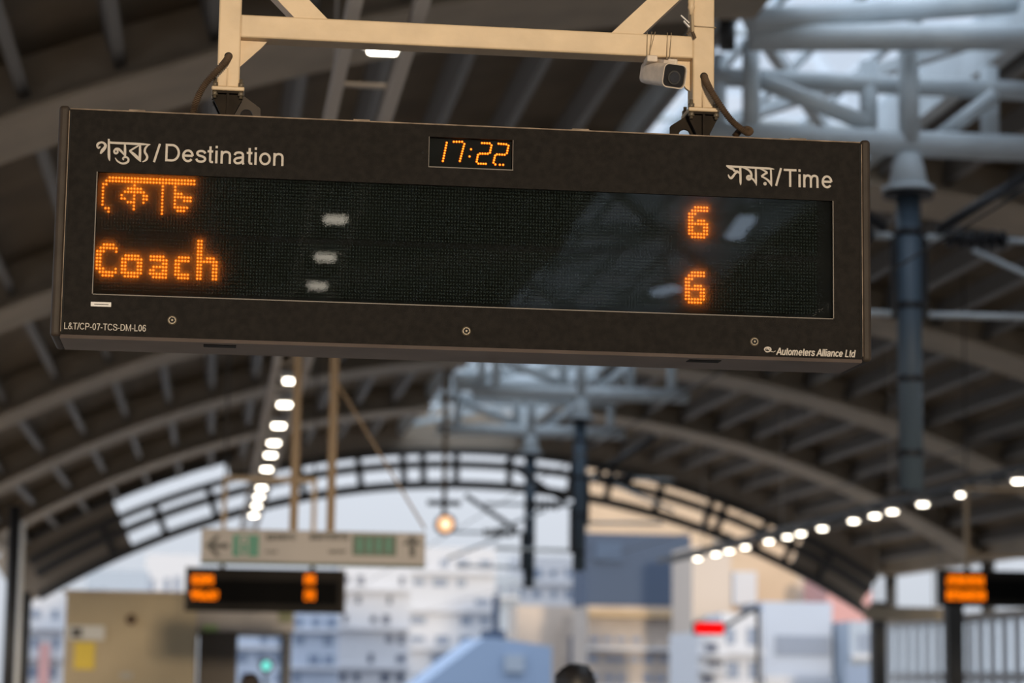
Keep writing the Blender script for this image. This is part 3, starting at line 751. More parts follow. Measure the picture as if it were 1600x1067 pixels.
b = MB(); zt = pz(41); b.tube([(PRx0-.008, YH-.010, zt+.001), (PRx0+.01, YH-.002, zt), (PRx1+.002, YH-.002, zt-.001), (PRx1+.002, YH+HD, zt), (PRx0-.002, YH+HD+.002, zt), (PRx0-.01, YH-.004, zt+.001)], .0014, 6); b.build('tie_cord', M['string'], cj)

# ================================================================== PLATFORM LAMPS AND THEIR TRAYS
ZT = 4.6
XT = .5*(atz(455, 595, ZT).x+atz(598, 75, ZT).x)
lampY = [atz(px, py, ZT).y for px, py in ((598, 75), (455, 595), (445, 632), (435.5, 665), (428, 692), (423, 711), (417, 733), (412, 748), (408, 762), (404, 776), (400, 790), (397, 805))]
SPC = 2.12
rear = []
for px, py in ((518, 342), (500, 401), (483, 446)):      # lamps mirrored in the screen
    p = atz(px, py, ZT); rear.append(2*YG-p.y)
extra = [lampY[0]+SPC*i for i in range(1, 6)]+[lampY[0]-SPC*i for i in range(1, 5)]
def make_lamp():
    r = thing('platform_lamp', 'small square white lamp in the long receding row over the left platform', 'lamp', (0, 0, 0), 'lamps of the left row')
    b = MB(); b.box(-.10, .10, -.12, .12, .0, .07, .01, 2); b.build('housing', M['lampbody'], r)
    b = MB(); b.box(-.072, .072, -.06, .06, -.035, .001, .012, 2); b.build('diffuser', M['lamp'], r)
    b = MB(); b.box(-.16, .16, -.03, .03, .062, .088); b.build('mounting_bar', M['tray'], r)
    return r
lamp0 = make_lamp(); first = True
tray_z = ZT+.005
def place_lamps(X, ys, label=None, group=None, z=ZT):
    global first
    for y in ys:
        if first: o = lamp0; o.location = (X, y, z+.012); first = False
        else: o = dup(lamp0, (X, y, z+.012))
        if label: o['label'] = label
        if group: o['group'] = group
place_lamps(XT, lampY[:1], 'bright white lamp above the cream crossbar, nearest of the left row', 'lamps of the left row')
place_lamps(XT, lampY[1:], 'small square white lamp in the long receding row over the left platform', 'lamps of the left row')
place_lamps(XT, rear, 'white lamp of the left row reflected in the screen glass', 'lamps behind the viewer')
place_lamps(XT, [9.0, 7.2, 5.2, 3.2, 1.2, -1.0, -10, -12.2, -14.4, -16.6, -19, -21, -24], 'white lamp overhead in the left row, outside the picture', 'lamps behind the viewer')
def tray(X, y0, y1, label, z=ZT, tm='tray'):
    r = thing('lamp_tray', label, 'lamp tray', (X, (y0+y1)/2, z+.02))
    for s in (-1, 1):
        b = MB(); b.box(X+s*.155-.03, X+s*.155+.03, y0, y1, z+.10, z+.20); b.build('side_rail', M[tm], r)
    y = y0+.4; rung = 0
    while y < y1:
        b = MB(); b.box(X-.125, X+.125, y-.03, y+.03, z+.185, z+.20)
        if rung < 100: b.build('rung', M[tm], r)
        else: b.bm.free()
        rung += 1; y += 1.06
    y = y0+2
    while y < y1:
        zr = ZC+math.sqrt((RR-.05)**2-(X-XC)**2)
        b = MB(); b.tube([(X, y, z+.19), (X, y, zr)], .012, 6); b.build('hanger_rod', M['tray'], r); y += 8
    return r
tray(XT, -26, YE-3.5, 'pair of grey-brown rails carrying the left lamp row, passing behind the cream frame')
for i_, (pa, pb) in enumerate((((1146, 370), (1168, 341)), ((1026, 458), (1056, 450)))):  # added glowing bars, mirrored in the screen as skylight glints
    A_, B_ = atz(*pa, 6.3), atz(*pb, 6.3); A_.y = 2*YG-A_.y; B_.y = 2*YG-B_.y
    sl_ = thing('strip_lamp', ['cool white strip lamp behind the viewer, mirrored right of the upper 6', 'cool white strip lamp behind the viewer, mirrored left of the lower 6'][i_], 'lamp', A_)
    b = MB(); b.bar(A_, B_, .16, .06); b.build('diffuser', M['cool'], sl_)
    b = MB(); b.bar(A_+Vector((0, 0, .06)), B_+Vector((0, 0, .06)), .2, .06); b.build('housing', M['lampbody'], sl_)
    mid = (A_+B_)/2; b = MB(); b.bar(mid+Vector((0, 0, .08)), (mid.x, mid.y, ZC+math.sqrt((RR-.02)**2-(mid.x-XC)**2)), .03); b.build('hanger_rod', M['lampbody'], sl_)
rpix = [(1598, 752), (1548, 764.5), (1503, 773), (1443, 788), (1398, 799.5), (1362, 806), (1330, 814), (1288, 826), (1252, 834), (1225, 839), (1201, 846), (1167, 855), (1140, 861), (1115, 866), (1088, 873)]
rp = [atz(px, py, ZT) for px, py in rpix]
XT2 = sum(p.x for p in rp)/len(rp)
place_lamps(XT2, [p.y for p in rp], 'small white lamp in the receding row over the right-hand platform', 'lamps of the right row')
place_lamps(XT2, [33.0-2.1*i for i in range(1, 24)], 'white lamp over the right-hand platform, outside the picture', 'lamps beyond the right edge')
tray(XT2, -26, YE-.5, 'pair of dark rails carrying the right lamp row above the far platform', tm='darksteel')

# ================================================================== TRUSS FRAMES AND DROP POSTS OVER THE TRACKS
YT = 21.4
def zat(px, py, Y): return at(px, py, Y).z
def truss(Y, label, zdrop_px, label_drop, group=None, detail=True):
    xm = XC
    r = thing('tube_truss', label, 'truss', (xm, Y, 6.3))
    zc_, zb2, zA = LZ
    x0, x1 = xm-1.85, xm+1.85
    def T(name, pts, rad, m=M['bluegrey']): b = MB(); b.tube(pts, rad, 16); return b.build(name, m, r)
    T('lower_chord', [(x0-.1, Y, zc_), (x1+.1, Y, zc_)], .125)
    T('middle_chord', [(x0, Y+.5, zb2), (x1, Y+.5, zb2)], .095)
    T('top_chord', [(x0+.25, Y-.3, zA-.06), (x1, Y-.3, zA+.12)], .13)
    T('raking_chord', [(x0+.2, Y-.5, zA+.05), (xm+1.2, Y+.4, zA+.62)], .11)
    for dx, rad, yy in ((-1.72, .07, .5), (-1.52, .085, 0), (-.24, .09, .5), (.98, .09, .5), (1.75, .085, .5)):
        T('strut', [(xm+dx, Y+yy, zc_), (xm+dx, Y+yy, zA-.02)], rad)
    T('king_post', [(xm, Y-.05, zc_), (xm, Y-.05, zA+.05)], .10)
    T('diagonal', [(xm-1.42, Y+.1, zb2-.12), (xm-.36, Y+.1, zc_+.20)], .085)
    T('diagonal', [(xm+.35, Y+.25, zc_+.10), (xm+.95, Y+.25, zb2-.12)], .075)
    for dx in (-1.75, 1.75):
        zr = ZC+math.sqrt((RR-.3)**2-dx*dx)
        T('roof_hanger', [(xm+dx, Y, zA-.1), (xm+dx, Y, zr)], .08, M['darksteel'])
    b = MB(); b.tube([(xm, Y, zc_-.10), (xm, Y, zc_-.22), (xm, Y, zc_-.43)], [.12, .15, .19], 18); b.tube([(xm, Y, zc_-.43), (xm, Y, zc_-.47)], .25, 18); b.build('flared_sleeve', M['bluegrey'], r)
    zz = at(*zdrop_px, Y).z
    d = thing('drop_post', label_drop, 'post', (xm, Y, zz))
    b = MB(); b.tube([(xm, Y, zz), (xm, Y, zc_-.47)], .115, 16); b.build('shaft', M['drop'], d)
    b = MB(); b.tube([(xm, Y, zc_-.52), (xm, Y, zc_-.48)], .24, 18); b.build('flange', M['black'], r)
    for k in range(4):
        zk = zz+(zc_-.5-zz)*(.12+.25*k); b = MB(); b.tube([(xm, Y, zk-.03), (xm, Y, zk+.03)], .122, 16); b.build('clamp_band', M['black'], d)
    return r, d
LZ = (zat(1412, 224, YT), zat(1400, 112, YT), zat(1400, 74, YT))
truss(YT, 'nearest blue-grey tubular truss hung under the skylight, upper right', (1424, 765), 'blue-grey drop post under the nearest truss, right of the departure board')
YT2 = XC/((897-325)/F); YT3 = XC/((818-325)/F)
truss(YT2, 'middle blue-grey tubular truss seen just below the departure board', (897, 892), 'dark drop post of the middle truss, right of the two silhouetted posts')
truss(YT3, 'farthest blue-grey tubular truss under the roof crown', (818, 918), 'dark drop post of the farthest truss, left of the two silhouetted posts')

def cantilever(Y, X, s, label, z0, z1, L=1.7):
    r = thing('catenary_bracket', label, 'overhead line bracket', (X, Y, z0))
    b = MB(); b.tube([(X+s*.15, Y, z1), (X+s*.35, Y, z1)], .035, 10); b.build('stub_tube', M['bluegrey'], r)
    b = MB(); b.tube([(X+s*.95, Y, z1), (X+s*L, Y, z1)], .028, 10); b.build('top_tube', M['bluegrey'], r)
    b = MB(); b.tube([(X+s*.35, Y, z1), (X+s*.95, Y, z1)], .055, 10)
    for k in range(6): b.tube([(X+s*(.40+.1*k), Y, z1), (X+s*(.43+.1*k), Y, z1)], .095, 12)
    b.build('insulator', M['black'], r)
    b = MB(); b.tube([(X+s*.15, Y, z0), (X+s*(L-.2), Y, z0+.02)], .03, 10); b.build('bottom_tube', M['bluegrey'], r)
    b = MB(); b.tube([(X+s*.62, Y, z1-.1), (X+s*L, Y, z1-.55)], .028, 10); b.build('stay_tube', M['bluegrey'], r)
    b = MB(); b.tube([(X+s*.25, Y-.1, z1+.05), (X+s*1.35, Y-.1, z1+.75)], .05, 10); b.build('feeder_bar', M['black'], r)
    b = MB(); b.bar((X+s*.146, Y, z0-.04), (X+s*.146, Y, z1+.04), .06); b.build('mounting_strap', M['black'], r)
    return r
z1 = zat(1500, 373, YT); z0 = zat(1500, 494, YT)
cantilever(YT, XC, 1, 'overhead line bracket with dark insulator reaching right from the nearest drop post', z0, z1)
cantilever(YT, XC, -1, 'overhead line bracket reaching left behind the departure board edge', z0, z1, .42+1.2)
cantilever(YT2, XC, 1, 'overhead line bracket on the middle drop post', 4.4, 5.2)
cantilever(YT2, XC, -1, 'overhead line bracket left of the middle drop post', 3.9, 4.7)
cantilever(YT3, XC, -1, 'overhead line bracket left of the farthest drop post', 3.9, 4.6)
for x, z, lab in ((4.27, 4.25, 'contact wire over the left track'), (8.32, 4.25, 'contact wire over the right track')):
    b = MB(); b.tube([(x, YB, z), (x, YE+40, z)], .008, 6); tag(b.build('overhead_wire', M['black']), 'thin dark '+lab, 'wire')

# amber lamp hung from the roof
Ys = 46.0
p = at(696, 819, Ys); sg = thing('signal_lamp', 'round glowing amber signal lamp hanging over the track', 'signal', (p.x, Ys, p.z-.25))
b = MB(); b.tube([(p.x, Ys, p.z), (p.x, Ys+.2, p.z)], .2, 20); b.build('housing', M['black'], sg)
b = MB(); b.tube([(p.x, Ys-.01, p.z), (p.x, Ys+.005, p.z)], .15, 20); b.build('lens', M['amber'], sg)
b = MB(); b.tube([(p.x, Ys-.016, p.z), (p.x, Ys-.008, p.z)], .112, 20); b.build('bulb_glow', M['amberhot'], sg)
b = MB(); b.arc(0, 0, .17, .19, 0, .2, -1.5, 1.5, 12)
bmesh.ops.translate(b.bm, verts=b.bm.verts, vec=(p.x, Ys-.2, p.z)); b.build('hood', M['black'], sg)
zr = ZC+math.sqrt(RR**2-(p.x-XC)**2)
b = MB(); b.tube([(p.x-.02, Ys+.1, p.z+.15), (p.x-.02, Ys+.1, zr)], .05, 10); b.build('hanger_pole', M['tan'], sg)
b = MB(); b.bar((p.x-.35, Ys+.1, p.z+.42), (p.x+.3, Ys+.1, p.z+.42), .1); b.build('crosspiece', M['gable'], sg)

# ================================================================== WAYFINDING SIGN
Yw = 20.0
a, c = at(315, 829, Yw), at(665, 834, Yw); zt_, zb_ = at(490, 829, Yw).z, at(490, 880, Yw).z
ws = thing('wayfinding_sign', 'long cream wayfinding sign with black arrows and green pictograms hanging over the left platform', 'sign', ((a.x+c.x)/2, Yw, zb_))
x0, x1 = a.x, c.x
b = MB(); b.box(x0, x1, Yw, Yw+.12, zb_, zt_, .006, 2); b.build('panel', M['signbeige'], ws)
b = MB(); b.box(x0, x1, Yw-.004, Yw+.124, zb_-.018, zb_-.0); b.build('bottom_rail', M['signdark'], ws)
H = zt_-zb_
def sq(px0, py0, px1, py1, m, nm, d=.003):
    p, q = at(px0, py0, Yw), at(px1, py1, Yw); b = MB(); b.box(p.x, q.x, Yw-d, Yw, q.z, p.z); return b.build(nm, m, ws)
def poly(pts, m, nm, d=.004, par=None):
    b = MB(); b.prism([at(x, y, Yw) for x, y in pts], (0, -d, 0)); return b.build(nm, m, par or ws)
poly([(320, 852), (337, 836), (345, 836), (335, 848.5), (357, 849), (357, 857), (335, 856.5), (345, 869), (337, 869)], M['black'], 'left_arrow')
g1 = sq(364, 835, 404, 870, M['signgreen'], 'exit_pictogram')
for pts in ([(374, 838), (388, 838), (388, 868), (374, 868)],):
    poly(pts, M['signbeige'], 'doorway', .005, g1)
b = MB(); pp = at(381, 844, Yw); b.tube([(pp.x, Yw-.004, pp.z), (pp.x, Yw-.008, pp.z)], .016, 12)
b.prism([at(x, y, Yw) for x, y in ((378, 848), (384, 848), (386, 858), (383, 866), (379, 866), (377, 857))], (0, -.007, 0)); b.build('running_figure', M['signgreen'], g1)
for (px0, px1, py0, py1, sd_) in ((416, 462, 834, 845, 3), (414, 434, 860, 866, 5), (484, 544, 833, 845, 4), (513, 542, 859, 866, 6)):
    rnd = random.Random(sd_); b = MB(); x = px0
    b.prism([at(px0, py0+.6, Yw), at(px1, py0+.6, Yw), at(px1, py0+3, Yw), at(px0, py0+3, Yw)], (0, -.003, 0))
    while x < px1-2:
        w_ = 2+rnd.random()*3; h0 = py0+2+rnd.random()*2
        b.prism([at(x, h0, Yw), at(x+2.8, h0, Yw), at(x+2.4, py1-rnd.random()*3, Yw), at(x-.4, py1-1, Yw)], (0, -.003, 0)); x += w_
    b.build('text_line', M['darksteel'], ws)
g2 = sq(551, 835, 619, 869, M['signdark'], 'platform_pictogram')
for k in range(4):
    px = 559+k*15
    b = MB(); pp = at(px+3, 842, Yw); b.tube([(pp.x, Yw-.004, pp.z), (pp.x, Yw-.008, pp.z)], .017, 10)
    b.prism([at(x, y, Yw) for x, y in ((px-1, 846), (px+7, 846), (px+6, 855), (px+5, 864), (px+1, 864), (px, 855))], (0, -.007, 0)); b.build('figure', M['signgreen'], g2)
poly([(644, 835), (660, 851), (651, 851), (648.5, 848), (648.5, 870), (639.5, 870), (639.5, 848), (637, 851), (628, 851)], M['black'], 'up_arrow')
for px in (459.5, 517.5):
    p = at(px, 800, Yw); b = MB(); b.box(p.x-.035, p.x+.035, Yw+.03, Yw+.10, zt_-.002, ZT+.20); b.build('hanger_post', M['tan'], ws)
p1, p2 = at(526, 598, Yw+.065), at(664, 826, Yw+.065); b = MB(); b.bar(p1-Vector((.03, 0, -.05)), p2, .018); b.build('stay_bar', M['tan'], ws)
b = MB(); p = at(459.5, 800, Yw); q = at(517.5, 800, Yw); b.box(p.x-.2, q.x+.2, Yw+.03, Yw+.10, ZT+.20, ZT+.27); b.build('top_yoke', M['tan'], ws)

# ================================================================== FAR DEPARTURE BOARDS
def far_board(Y, X0, label, texts, zt0, ph, ztop, ext):
    X1 = X0+1.9
    r = thing('departure_board', label, 'departure board', ((X0+X1)/2, Y, zt0-.531))
    b = MB(); b.box(X0, X1, Y, Y+.22, zt0-.531, zt0, .01, 2); b.build('housing', M['coat'], r)
    for x in (X0-.012, X1+.012): b = MB(); b.box(x-.014, x+.014, Y-.005, Y+.226, zt0-.537, zt0+.008, .006, 2); b.build('end_cap', M['cap'], r)
    b = MB(); b.box(X0+.07, X1-.07, Y-.003, Y+.002, zt0-.434, zt0-.146); b.build('screen', M['darkscreen'], r)
    for (px0, py0, px1, py1, sd_) in texts:
        # rows of lit dots
        p, q = at(px0, py0, Y-.005), at(px1, py1, Y-.005); b = MB(); rnd = random.Random(sd_); nx = int((q.x-p.x)/.022)
        nz = max(4, int((p.z-q.z)/.022))
        for i in range(nx):
            for j in range(nz):
                if rnd.random() < .9: b.box(p.x+.022*i, p.x+.022*i+.019, Y-.006, Y-.003, q.z+(p.z-q.z)*j/nz, q.z+(p.z-q.z)*j/nz+.019)
        b.build('lit_text', M['orange_led'], r)
    h = thing('hanger_frame', ph, 'frame', ((X0+X1)/2, Y+.1, zt0))
    zr = ZC+math.sqrt((RR-.05)**2-((X0+X1)/2-XC)**2)
    for fx in (.22, .80):
        x = X0+1.9*fx; b = MB(); b.box(x-.028, x+.028, Y+.08, Y+.145, zt0+.04, ztop); b.build('post', M['beige2'], h)
        b = MB(); b.tube([(x, Y+.11, ztop), (x, Y+.11, ZC+math.sqrt((RR-.02)**2-(x-XC)**2))], .012, 8); b.build('hanger_rod', M['gable'], h)
        b = MB(); b.box(x-.03, x+.03, Y+.07, Y+.16, zt0, zt0+.05); b.build('lower_bracket', M['darksteel'], h)
    xa, xb = X0+1.9*.22, X0+1.9*.80
    b = MB(); b.box(xa, xb, Y+.082, Y+.143, zt0+.19, zt0+.25); b.build('crossbar', M['beige2'], h)
    for xx, s in ((xa, 1), (xb, -1)):
        b = MB(); b.bar((xx, Y+.11, zt0+.36), (xx+s*.17, Y+.11, zt0+.21), .05); b.build('brace', M['beige2'], h)
    b = MB(); b.box(xa-.03, xb+ext, Y+.08, Y+.145, ztop, ztop+.06); b.build('top_beam', M['beige2'], h)
    return r
Yl = 1.9*F/240
pl_ = at(293.5, 893, Yl)
far_board(Yl, pl_.x, 'small distant departure board below the wayfinding sign on the left platform', [(300, 898, 336, 913, 1), (298.5, 922, 343, 937, 2), (476, 897, 493, 913, 3), (476, 921, 493, 938, 4)], at(410, 888, Yl).z, 'cream hanger frame of the distant left departure board', 4.0, .03)
Yr = 34.0
pr_ = at(1472, 893, Yr)
far_board(Yr, pr_.x, 'distant departure board with two orange lines cut by the right picture edge', [(1479, 898, 1538, 915, 5), (1479, 921, 1542, 938, 6)], at(1540, 891, Yr).z, 'cream hanger frame standing above the right-edge departure board', 4.5, .8)

# ================================================================== LEFT PLATFORM: kiosk, posts, notices, people
Yk = 38.0
xk0, xk1 = at(101, 1000, Yk).x, at(306, 1000, Yk).x; zk = at(200, 928, Yk).z
kk = thing('platform_room', 'cream plastered room on the left platform, bottom left', 'room', ((xk0+xk1)/2, Yk+1.5, 0))
b = MB(); b.box(xk0, xk1, Yk, Yk+6, 0, zk); b.build('wall', M['kiosk'], kk)
b = MB(); b.box(xk0-.05, xk1+.05, Yk-.05, Yk+6.05, zk, zk+.05); b.build('roof', M['rib'], kk)
p = at(205, 968, Yk); b = MB(); b.tube([(p.x, Yk+.0, p.z), (p.x, Yk-.06, p.z)], .085, 16); b.build('wall_bell', M['conduit'], kk)
p, q = at(311, 985, Yk), at(370, 1067, Yk)
b = MB(); b.box(p.x, q.x, Yk+.5, Yk+.56, 0, p.z); dr = b.build('door', mat('dark_door', (.075, .06, .048), .6), kk)
p2 = at(308, 950, Yk); q2 = at(461, 986, Yk)
b = MB(); b.box(xk1, q2.x, Yk+.4, Yk+6, q2.z, p2.z+.02); b.build('lintel', M['signbeige'], kk)
b = MB(); b.box(q2.x-.14, q2.x-.04, Yk+.42, Yk+.55, 0, q2.z); b.build('post', M['darksteel'], kk)
b = MB(); pg = at(316, 975, Yk); qg = at(340, 986, Yk); b.box(pg.x, qg.x, Yk+.39, Yk+.4, qg.z, pg.z); b.build('green_panel', mat('pale_green', (.22, .34, .14), .6), kk)
b = MB(); pg = at(436, 955, Yk); qg = at(458, 972, Yk); b.box(pg.x, qg.x, Yk+.385, Yk+.4, qg.z, pg.z); b.build('olive_panel', mat('olive_panel', (.16, .17, .09), .6), kk)
p, q = at(106, 977, Yk), at(163, 1000, Yk)
nb = MB(); nb.box(p.x, q.x, Yk-.04, Yk-.01, q.z, p.z); nb = nb.build('notice_board', mat('pale_notice', (.52, .52, .50), .5)); tag(nb, 'small grey and white notice plate on the cream room wall above the yellow poster', 'notice')
b = MB(); p3, q3 = at(112, 981, Yk), at(128, 996, Yk); b.box(p3.x, q3.x, Yk-.045, Yk-.04, q3.z, p3.z); b.build('dark_mark', M['darksteel'], nb)
p, q = at(117, 1003, Yk), at(147, 1046, Yk)
b = MB(); b.box(p.x, q.x, Yk-.02, Yk-.002, q.z, p.z); tag(b.build('poster', M['yellow']), 'plain yellow poster on the cream room wall', 'poster')
p, q = at(188, 1051, Yk), at(207, 1060, Yk)
b = MB(); b.box(p.x, q.x, Yk-.02, Yk-.002, q.z, p.z); tag(b.build('wall_plate', mat('grey_plate', (.4, .38, .34), .6)), 'tiny grey plate low on the cream room wall', 'plate')

Yp = 40.0
def pole(px, wpx, top, Y, m, label, name='pole'):
    p = at(px, 1000, Y); r_ = wpx/F*Y/2; b = MB(); b.tube([(p.x, Y, 0), (p.x, Y, at(px, top, Y).z)], r_, 12)
    return tag(b.build(name, m), label, 'pole')
pole(15, 18, 790, 33.0, M['black'], 'thick black pole at the far left edge')
pole(28, 8, 815, 34.2, M['white'], 'thin white pipe beside the thick black pole at the left edge', 'pipe')
pole(39, 15, 925, 44.0, M['darksteel'], 'dark grey pole standing under the left end of the far arch')
pole(443, 10, 985, 57.0, mat('navy_pole', (.06, .09, .16), .6), 'slim navy pole right of the teal signal light')
p = at(416, 1040, 56.0); b = thing('signal_light', 'small round teal light glowing low near the dark door', 'signal', (p.x, 56, 0)); sl = b
b = MB(); b.tube([(p.x, 56.02, p.z), (p.x, 56.2, p.z)], .17, 16); b.build('housing', M['black'], sl)
b = MB(); b.tube([(p.x, 55.98, p.z), (p.x, 56.02, p.z)], .10, 16); b.build('lens', M['teal'], sl)
b = MB(); b.tube([(p.x, 56.15, 0), (p.x, 56.15, p.z)], .05, 10); b.build('stem', M['drop'], sl)
p = at(1108, 981, 58.0); rs = thing('lit_sign', 'bright red lit sign below the right lamp row', 'sign', (p.x, 58, p.z-.15))
q0, q1 = at(1087, 973, 58), at(1130, 990, 58)
b = MB(); b.box(q0.x-.04, q1.x+.04, 58.01, 58.2, q1.z-.03, q0.z+.03); b.build('housing', M['black'], rs)
b = MB(); b.box(q0.x, q1.x, 57.99, 58.01, q1.z, q0.z); b.build('lit_face', M['red_led'], rs)
b = MB(); b.bar((q1.x, 58.1, p.z), (q1.x+.9, 58.1, p.z+.55), .09); b.bar((q1.x+.9, 58.1, p.z+.5), (q1.x+.9, 58.1, 0), .09); b.build('support_arm', M['gable'], rs)

def person(px, ptop, Y, hh, label, hair, shirt, trousers, face):
    """standing figure: one continuous skinned body, hair and clothing as children"""
    tp = at(px, ptop, Y); x = tp.x; H = tp.z; k = H/1.72
    r = thing('person', label, 'person', (x, Y, 0))
    fx = math.sin(face); fy = math.cos(face)
    def P(a, f, z): return Vector((x+(a*fy+f*fx)*k, Y+(-a*fx+f*fy)*k, z*k))
    verts = [P(0, 0, .95), P(0, 0, 1.15), P(0, 0, 1.36), P(0, 0, 1.48), P(0, .01, 1.55), P(0, .02, 1.63)]
    rad = [(.10, .075), (.09, .07), (.10, .07), (.055, .055), (.075, .085), (.075, .09)]
    ed = [(0, 1), (1, 2), (2, 3), (3, 4), (4, 5)]
    for s in (-1, 1):
        i = len(verts); verts += [P(s*.17, 0, 1.40), P(s*.22, -.02, 1.13), P(s*.24, .04, .88), P(s*.24, .07, .78)]; rad += [(.04, .04), (.04, .04), (.034, .034), (.03, .02)]
        ed += [(2, i), (i, i+1), (i+1, i+2), (i+2, i+3)]
        i = len(verts); verts += [P(s*.09, 0, .88), P(s*.10, .01, .48), P(s*.10, -.02, .07), P(s*.11, .12, .03)]; rad += [(.07, .07), (.055, .055), (.04, .04), (.035, .03)]
        ed += [(0, i), (i, i+1), (i+1, i+2), (i+2, i+3)]
    me = bpy.data.meshes.new('body'); me.from_pydata([v-r.location for v in verts], ed, []); o = bpy.data.objects.new('body', me); COL.objects.link(o); o.parent = r
    sk = o.modifiers.new('skin', 'SKIN'); sk.use_smooth_shade = True; ss = o.modifiers.new('sub', 'SUBSURF'); ss.levels = 2; ss.render_levels = 2
    for v, (a_, b_) in zip(me.skin_vertices[0].data, rad): v.radius = (a_*k, b_*k)
    me.skin_vertices[0].data[0].use_root = True; me.materials.append(M['skin'])
    b = MB(); c = P(0, -.012, 1.625); b.ball(c, .108*k, 18, 12, (1, 1.08, 1.0))
    rnd = random.Random(int(px))
    for i in range(26):
        a_ = rnd.random()*2*PI; e = rnd.random()*1.1; dv = Vector((math.cos(a_)*math.cos(e), math.sin(a_)*math.cos(e), math.sin(e)))
        b.ball(c+dv*.092*k, .026*k, 6, 5)
    b.build('hair', hair, r)
    b = MB(); pr_ = [(0.86, .18, .14), (1.1, .165, .13), (1.3, .19, .135), (1.40, .20, .12), (1.46, .13, .10), (1.50, .085, .085)]; rings = []
    for z, a_, d_ in pr_: rings.append([b.bm.verts.new(P(a_*math.cos(2*PI*j/18), d_*math.sin(2*PI*j/18), z)) for j in range(18)])
    for u_, v_ in zip(rings, rings[1:]):
        for j in range(18): f_ = b.bm.faces.new((u_[j], u_[(j+1) % 18], v_[(j+1) % 18], v_[j])); f_.smooth = True
    for s in (-1, 1): b.tube([P(s*.16, 0, 1.41), P(s*.20, -.01, 1.27), P(s*.225, -.015, 1.12)], [.07*k, .065*k, .058*k], 12)
    b.build('shirt', shirt, r)
    b = MB()
    for s in (-1, 1): b.tube([P(s*.085, 0, .95), P(s*.09, 0, .75), P(s*.10, .01, .48), P(s*.10, -.01, .08)], [.11*k, .10*k, .075*k, .06*k], 14)
    b.build('trousers', trousers, r)
    return r
person(899, 1040, 12.0, 0, 'person with short black hair, only the top of the head showing at the bottom', M['hair'], M['cloth_dark'], M['cloth_dark'], .3)
person(392, 1053, 24.0, 0, 'person with dark brown hair at the bottom beside the dark door', mat('brown_hair', (.035, .02, .012), .5), M['cloth_tan'], M['cloth_dark'], 2.8)

# ================================================================== RIGHT SIDE SCREEN
fm = mat('screen_frame', (.55, .58, .62), .5)
frost = bpy.data.materials.new('frosted_pane'); frost.use_nodes = True
_f = frost.node_tree; _f.nodes.clear(); _fo = _f.nodes.new('ShaderNodeOutputMaterial'); _fm = _f.nodes.new('ShaderNodeMixShader'); _fm.inputs[0].default_value = .7
_ft = _f.nodes.new('ShaderNodeBsdfTransparent'); _fl = _f.nodes.new('ShaderNodeBsdfTranslucent'); _fl.inputs[0].default_value = (.86, .9, .93, 1)
_f.links.new(_ft.outputs[0], _fm.inputs[1]); _f.links.new(_fl.outputs[0], _fm.inputs[2]); _f.links.new(_fm.outputs[0], _fo.inputs[0])
k = 0
y = 30.0
b = MB(); b.box(WR-.08, WR+.08, 30, YE, 3.2, 3.3); struct('trim_%d' % (n+1), b, M['rib']); n += 2
for (za, zb2) in ((.75, .85), (1.75, 1.95), (3.1, 3.2)):
    b = MB(); b.box(WR-.06, WR+.06, 30, YE, za, zb2); struct('trim_%d' % n, b, fm); n += 1
y = 30.4
while y < YE:
    b = MB(); b.box(WR-.05, WR+.05, y-.19, y+.19, .85, 3.1); struct('mullion', b, fm); y += .82
b = MB(); b.box(WR-.012, WR+.012, 30, YE, .85, 3.1); struct('window_2', b, frost)
for px, Y in ((1490, 45.0), (1372, 56.0)):
    p = at(px, 1000, Y); b = MB(); b.box(p.x-.16, p.x+.16, Y-.16, Y+.16, 0, at(px, 940, Y).z); struct('column', b, M['darksteel'])
# cream hanging board near the right end of the far arch
p, q = at(1352, 947, 54.0), at(1480, 970, 54.0)
hb = MB(); hb.box(p.x, q.x, 54, 54.15, q.z, p.z, .01, 1)
for x in (p.x+.3, q.x-.3): hb.bar((x, 54.07, p.z-.02), (x, 54.07, ZC+math.sqrt(RR**2-(x-XC)**2)), .03)
tag(hb.build('hanging_sign', mat('tan_sign', (.42, .34, .24), .6)), 'tan blank hanging sign left of the right-edge departure board', 'sign')

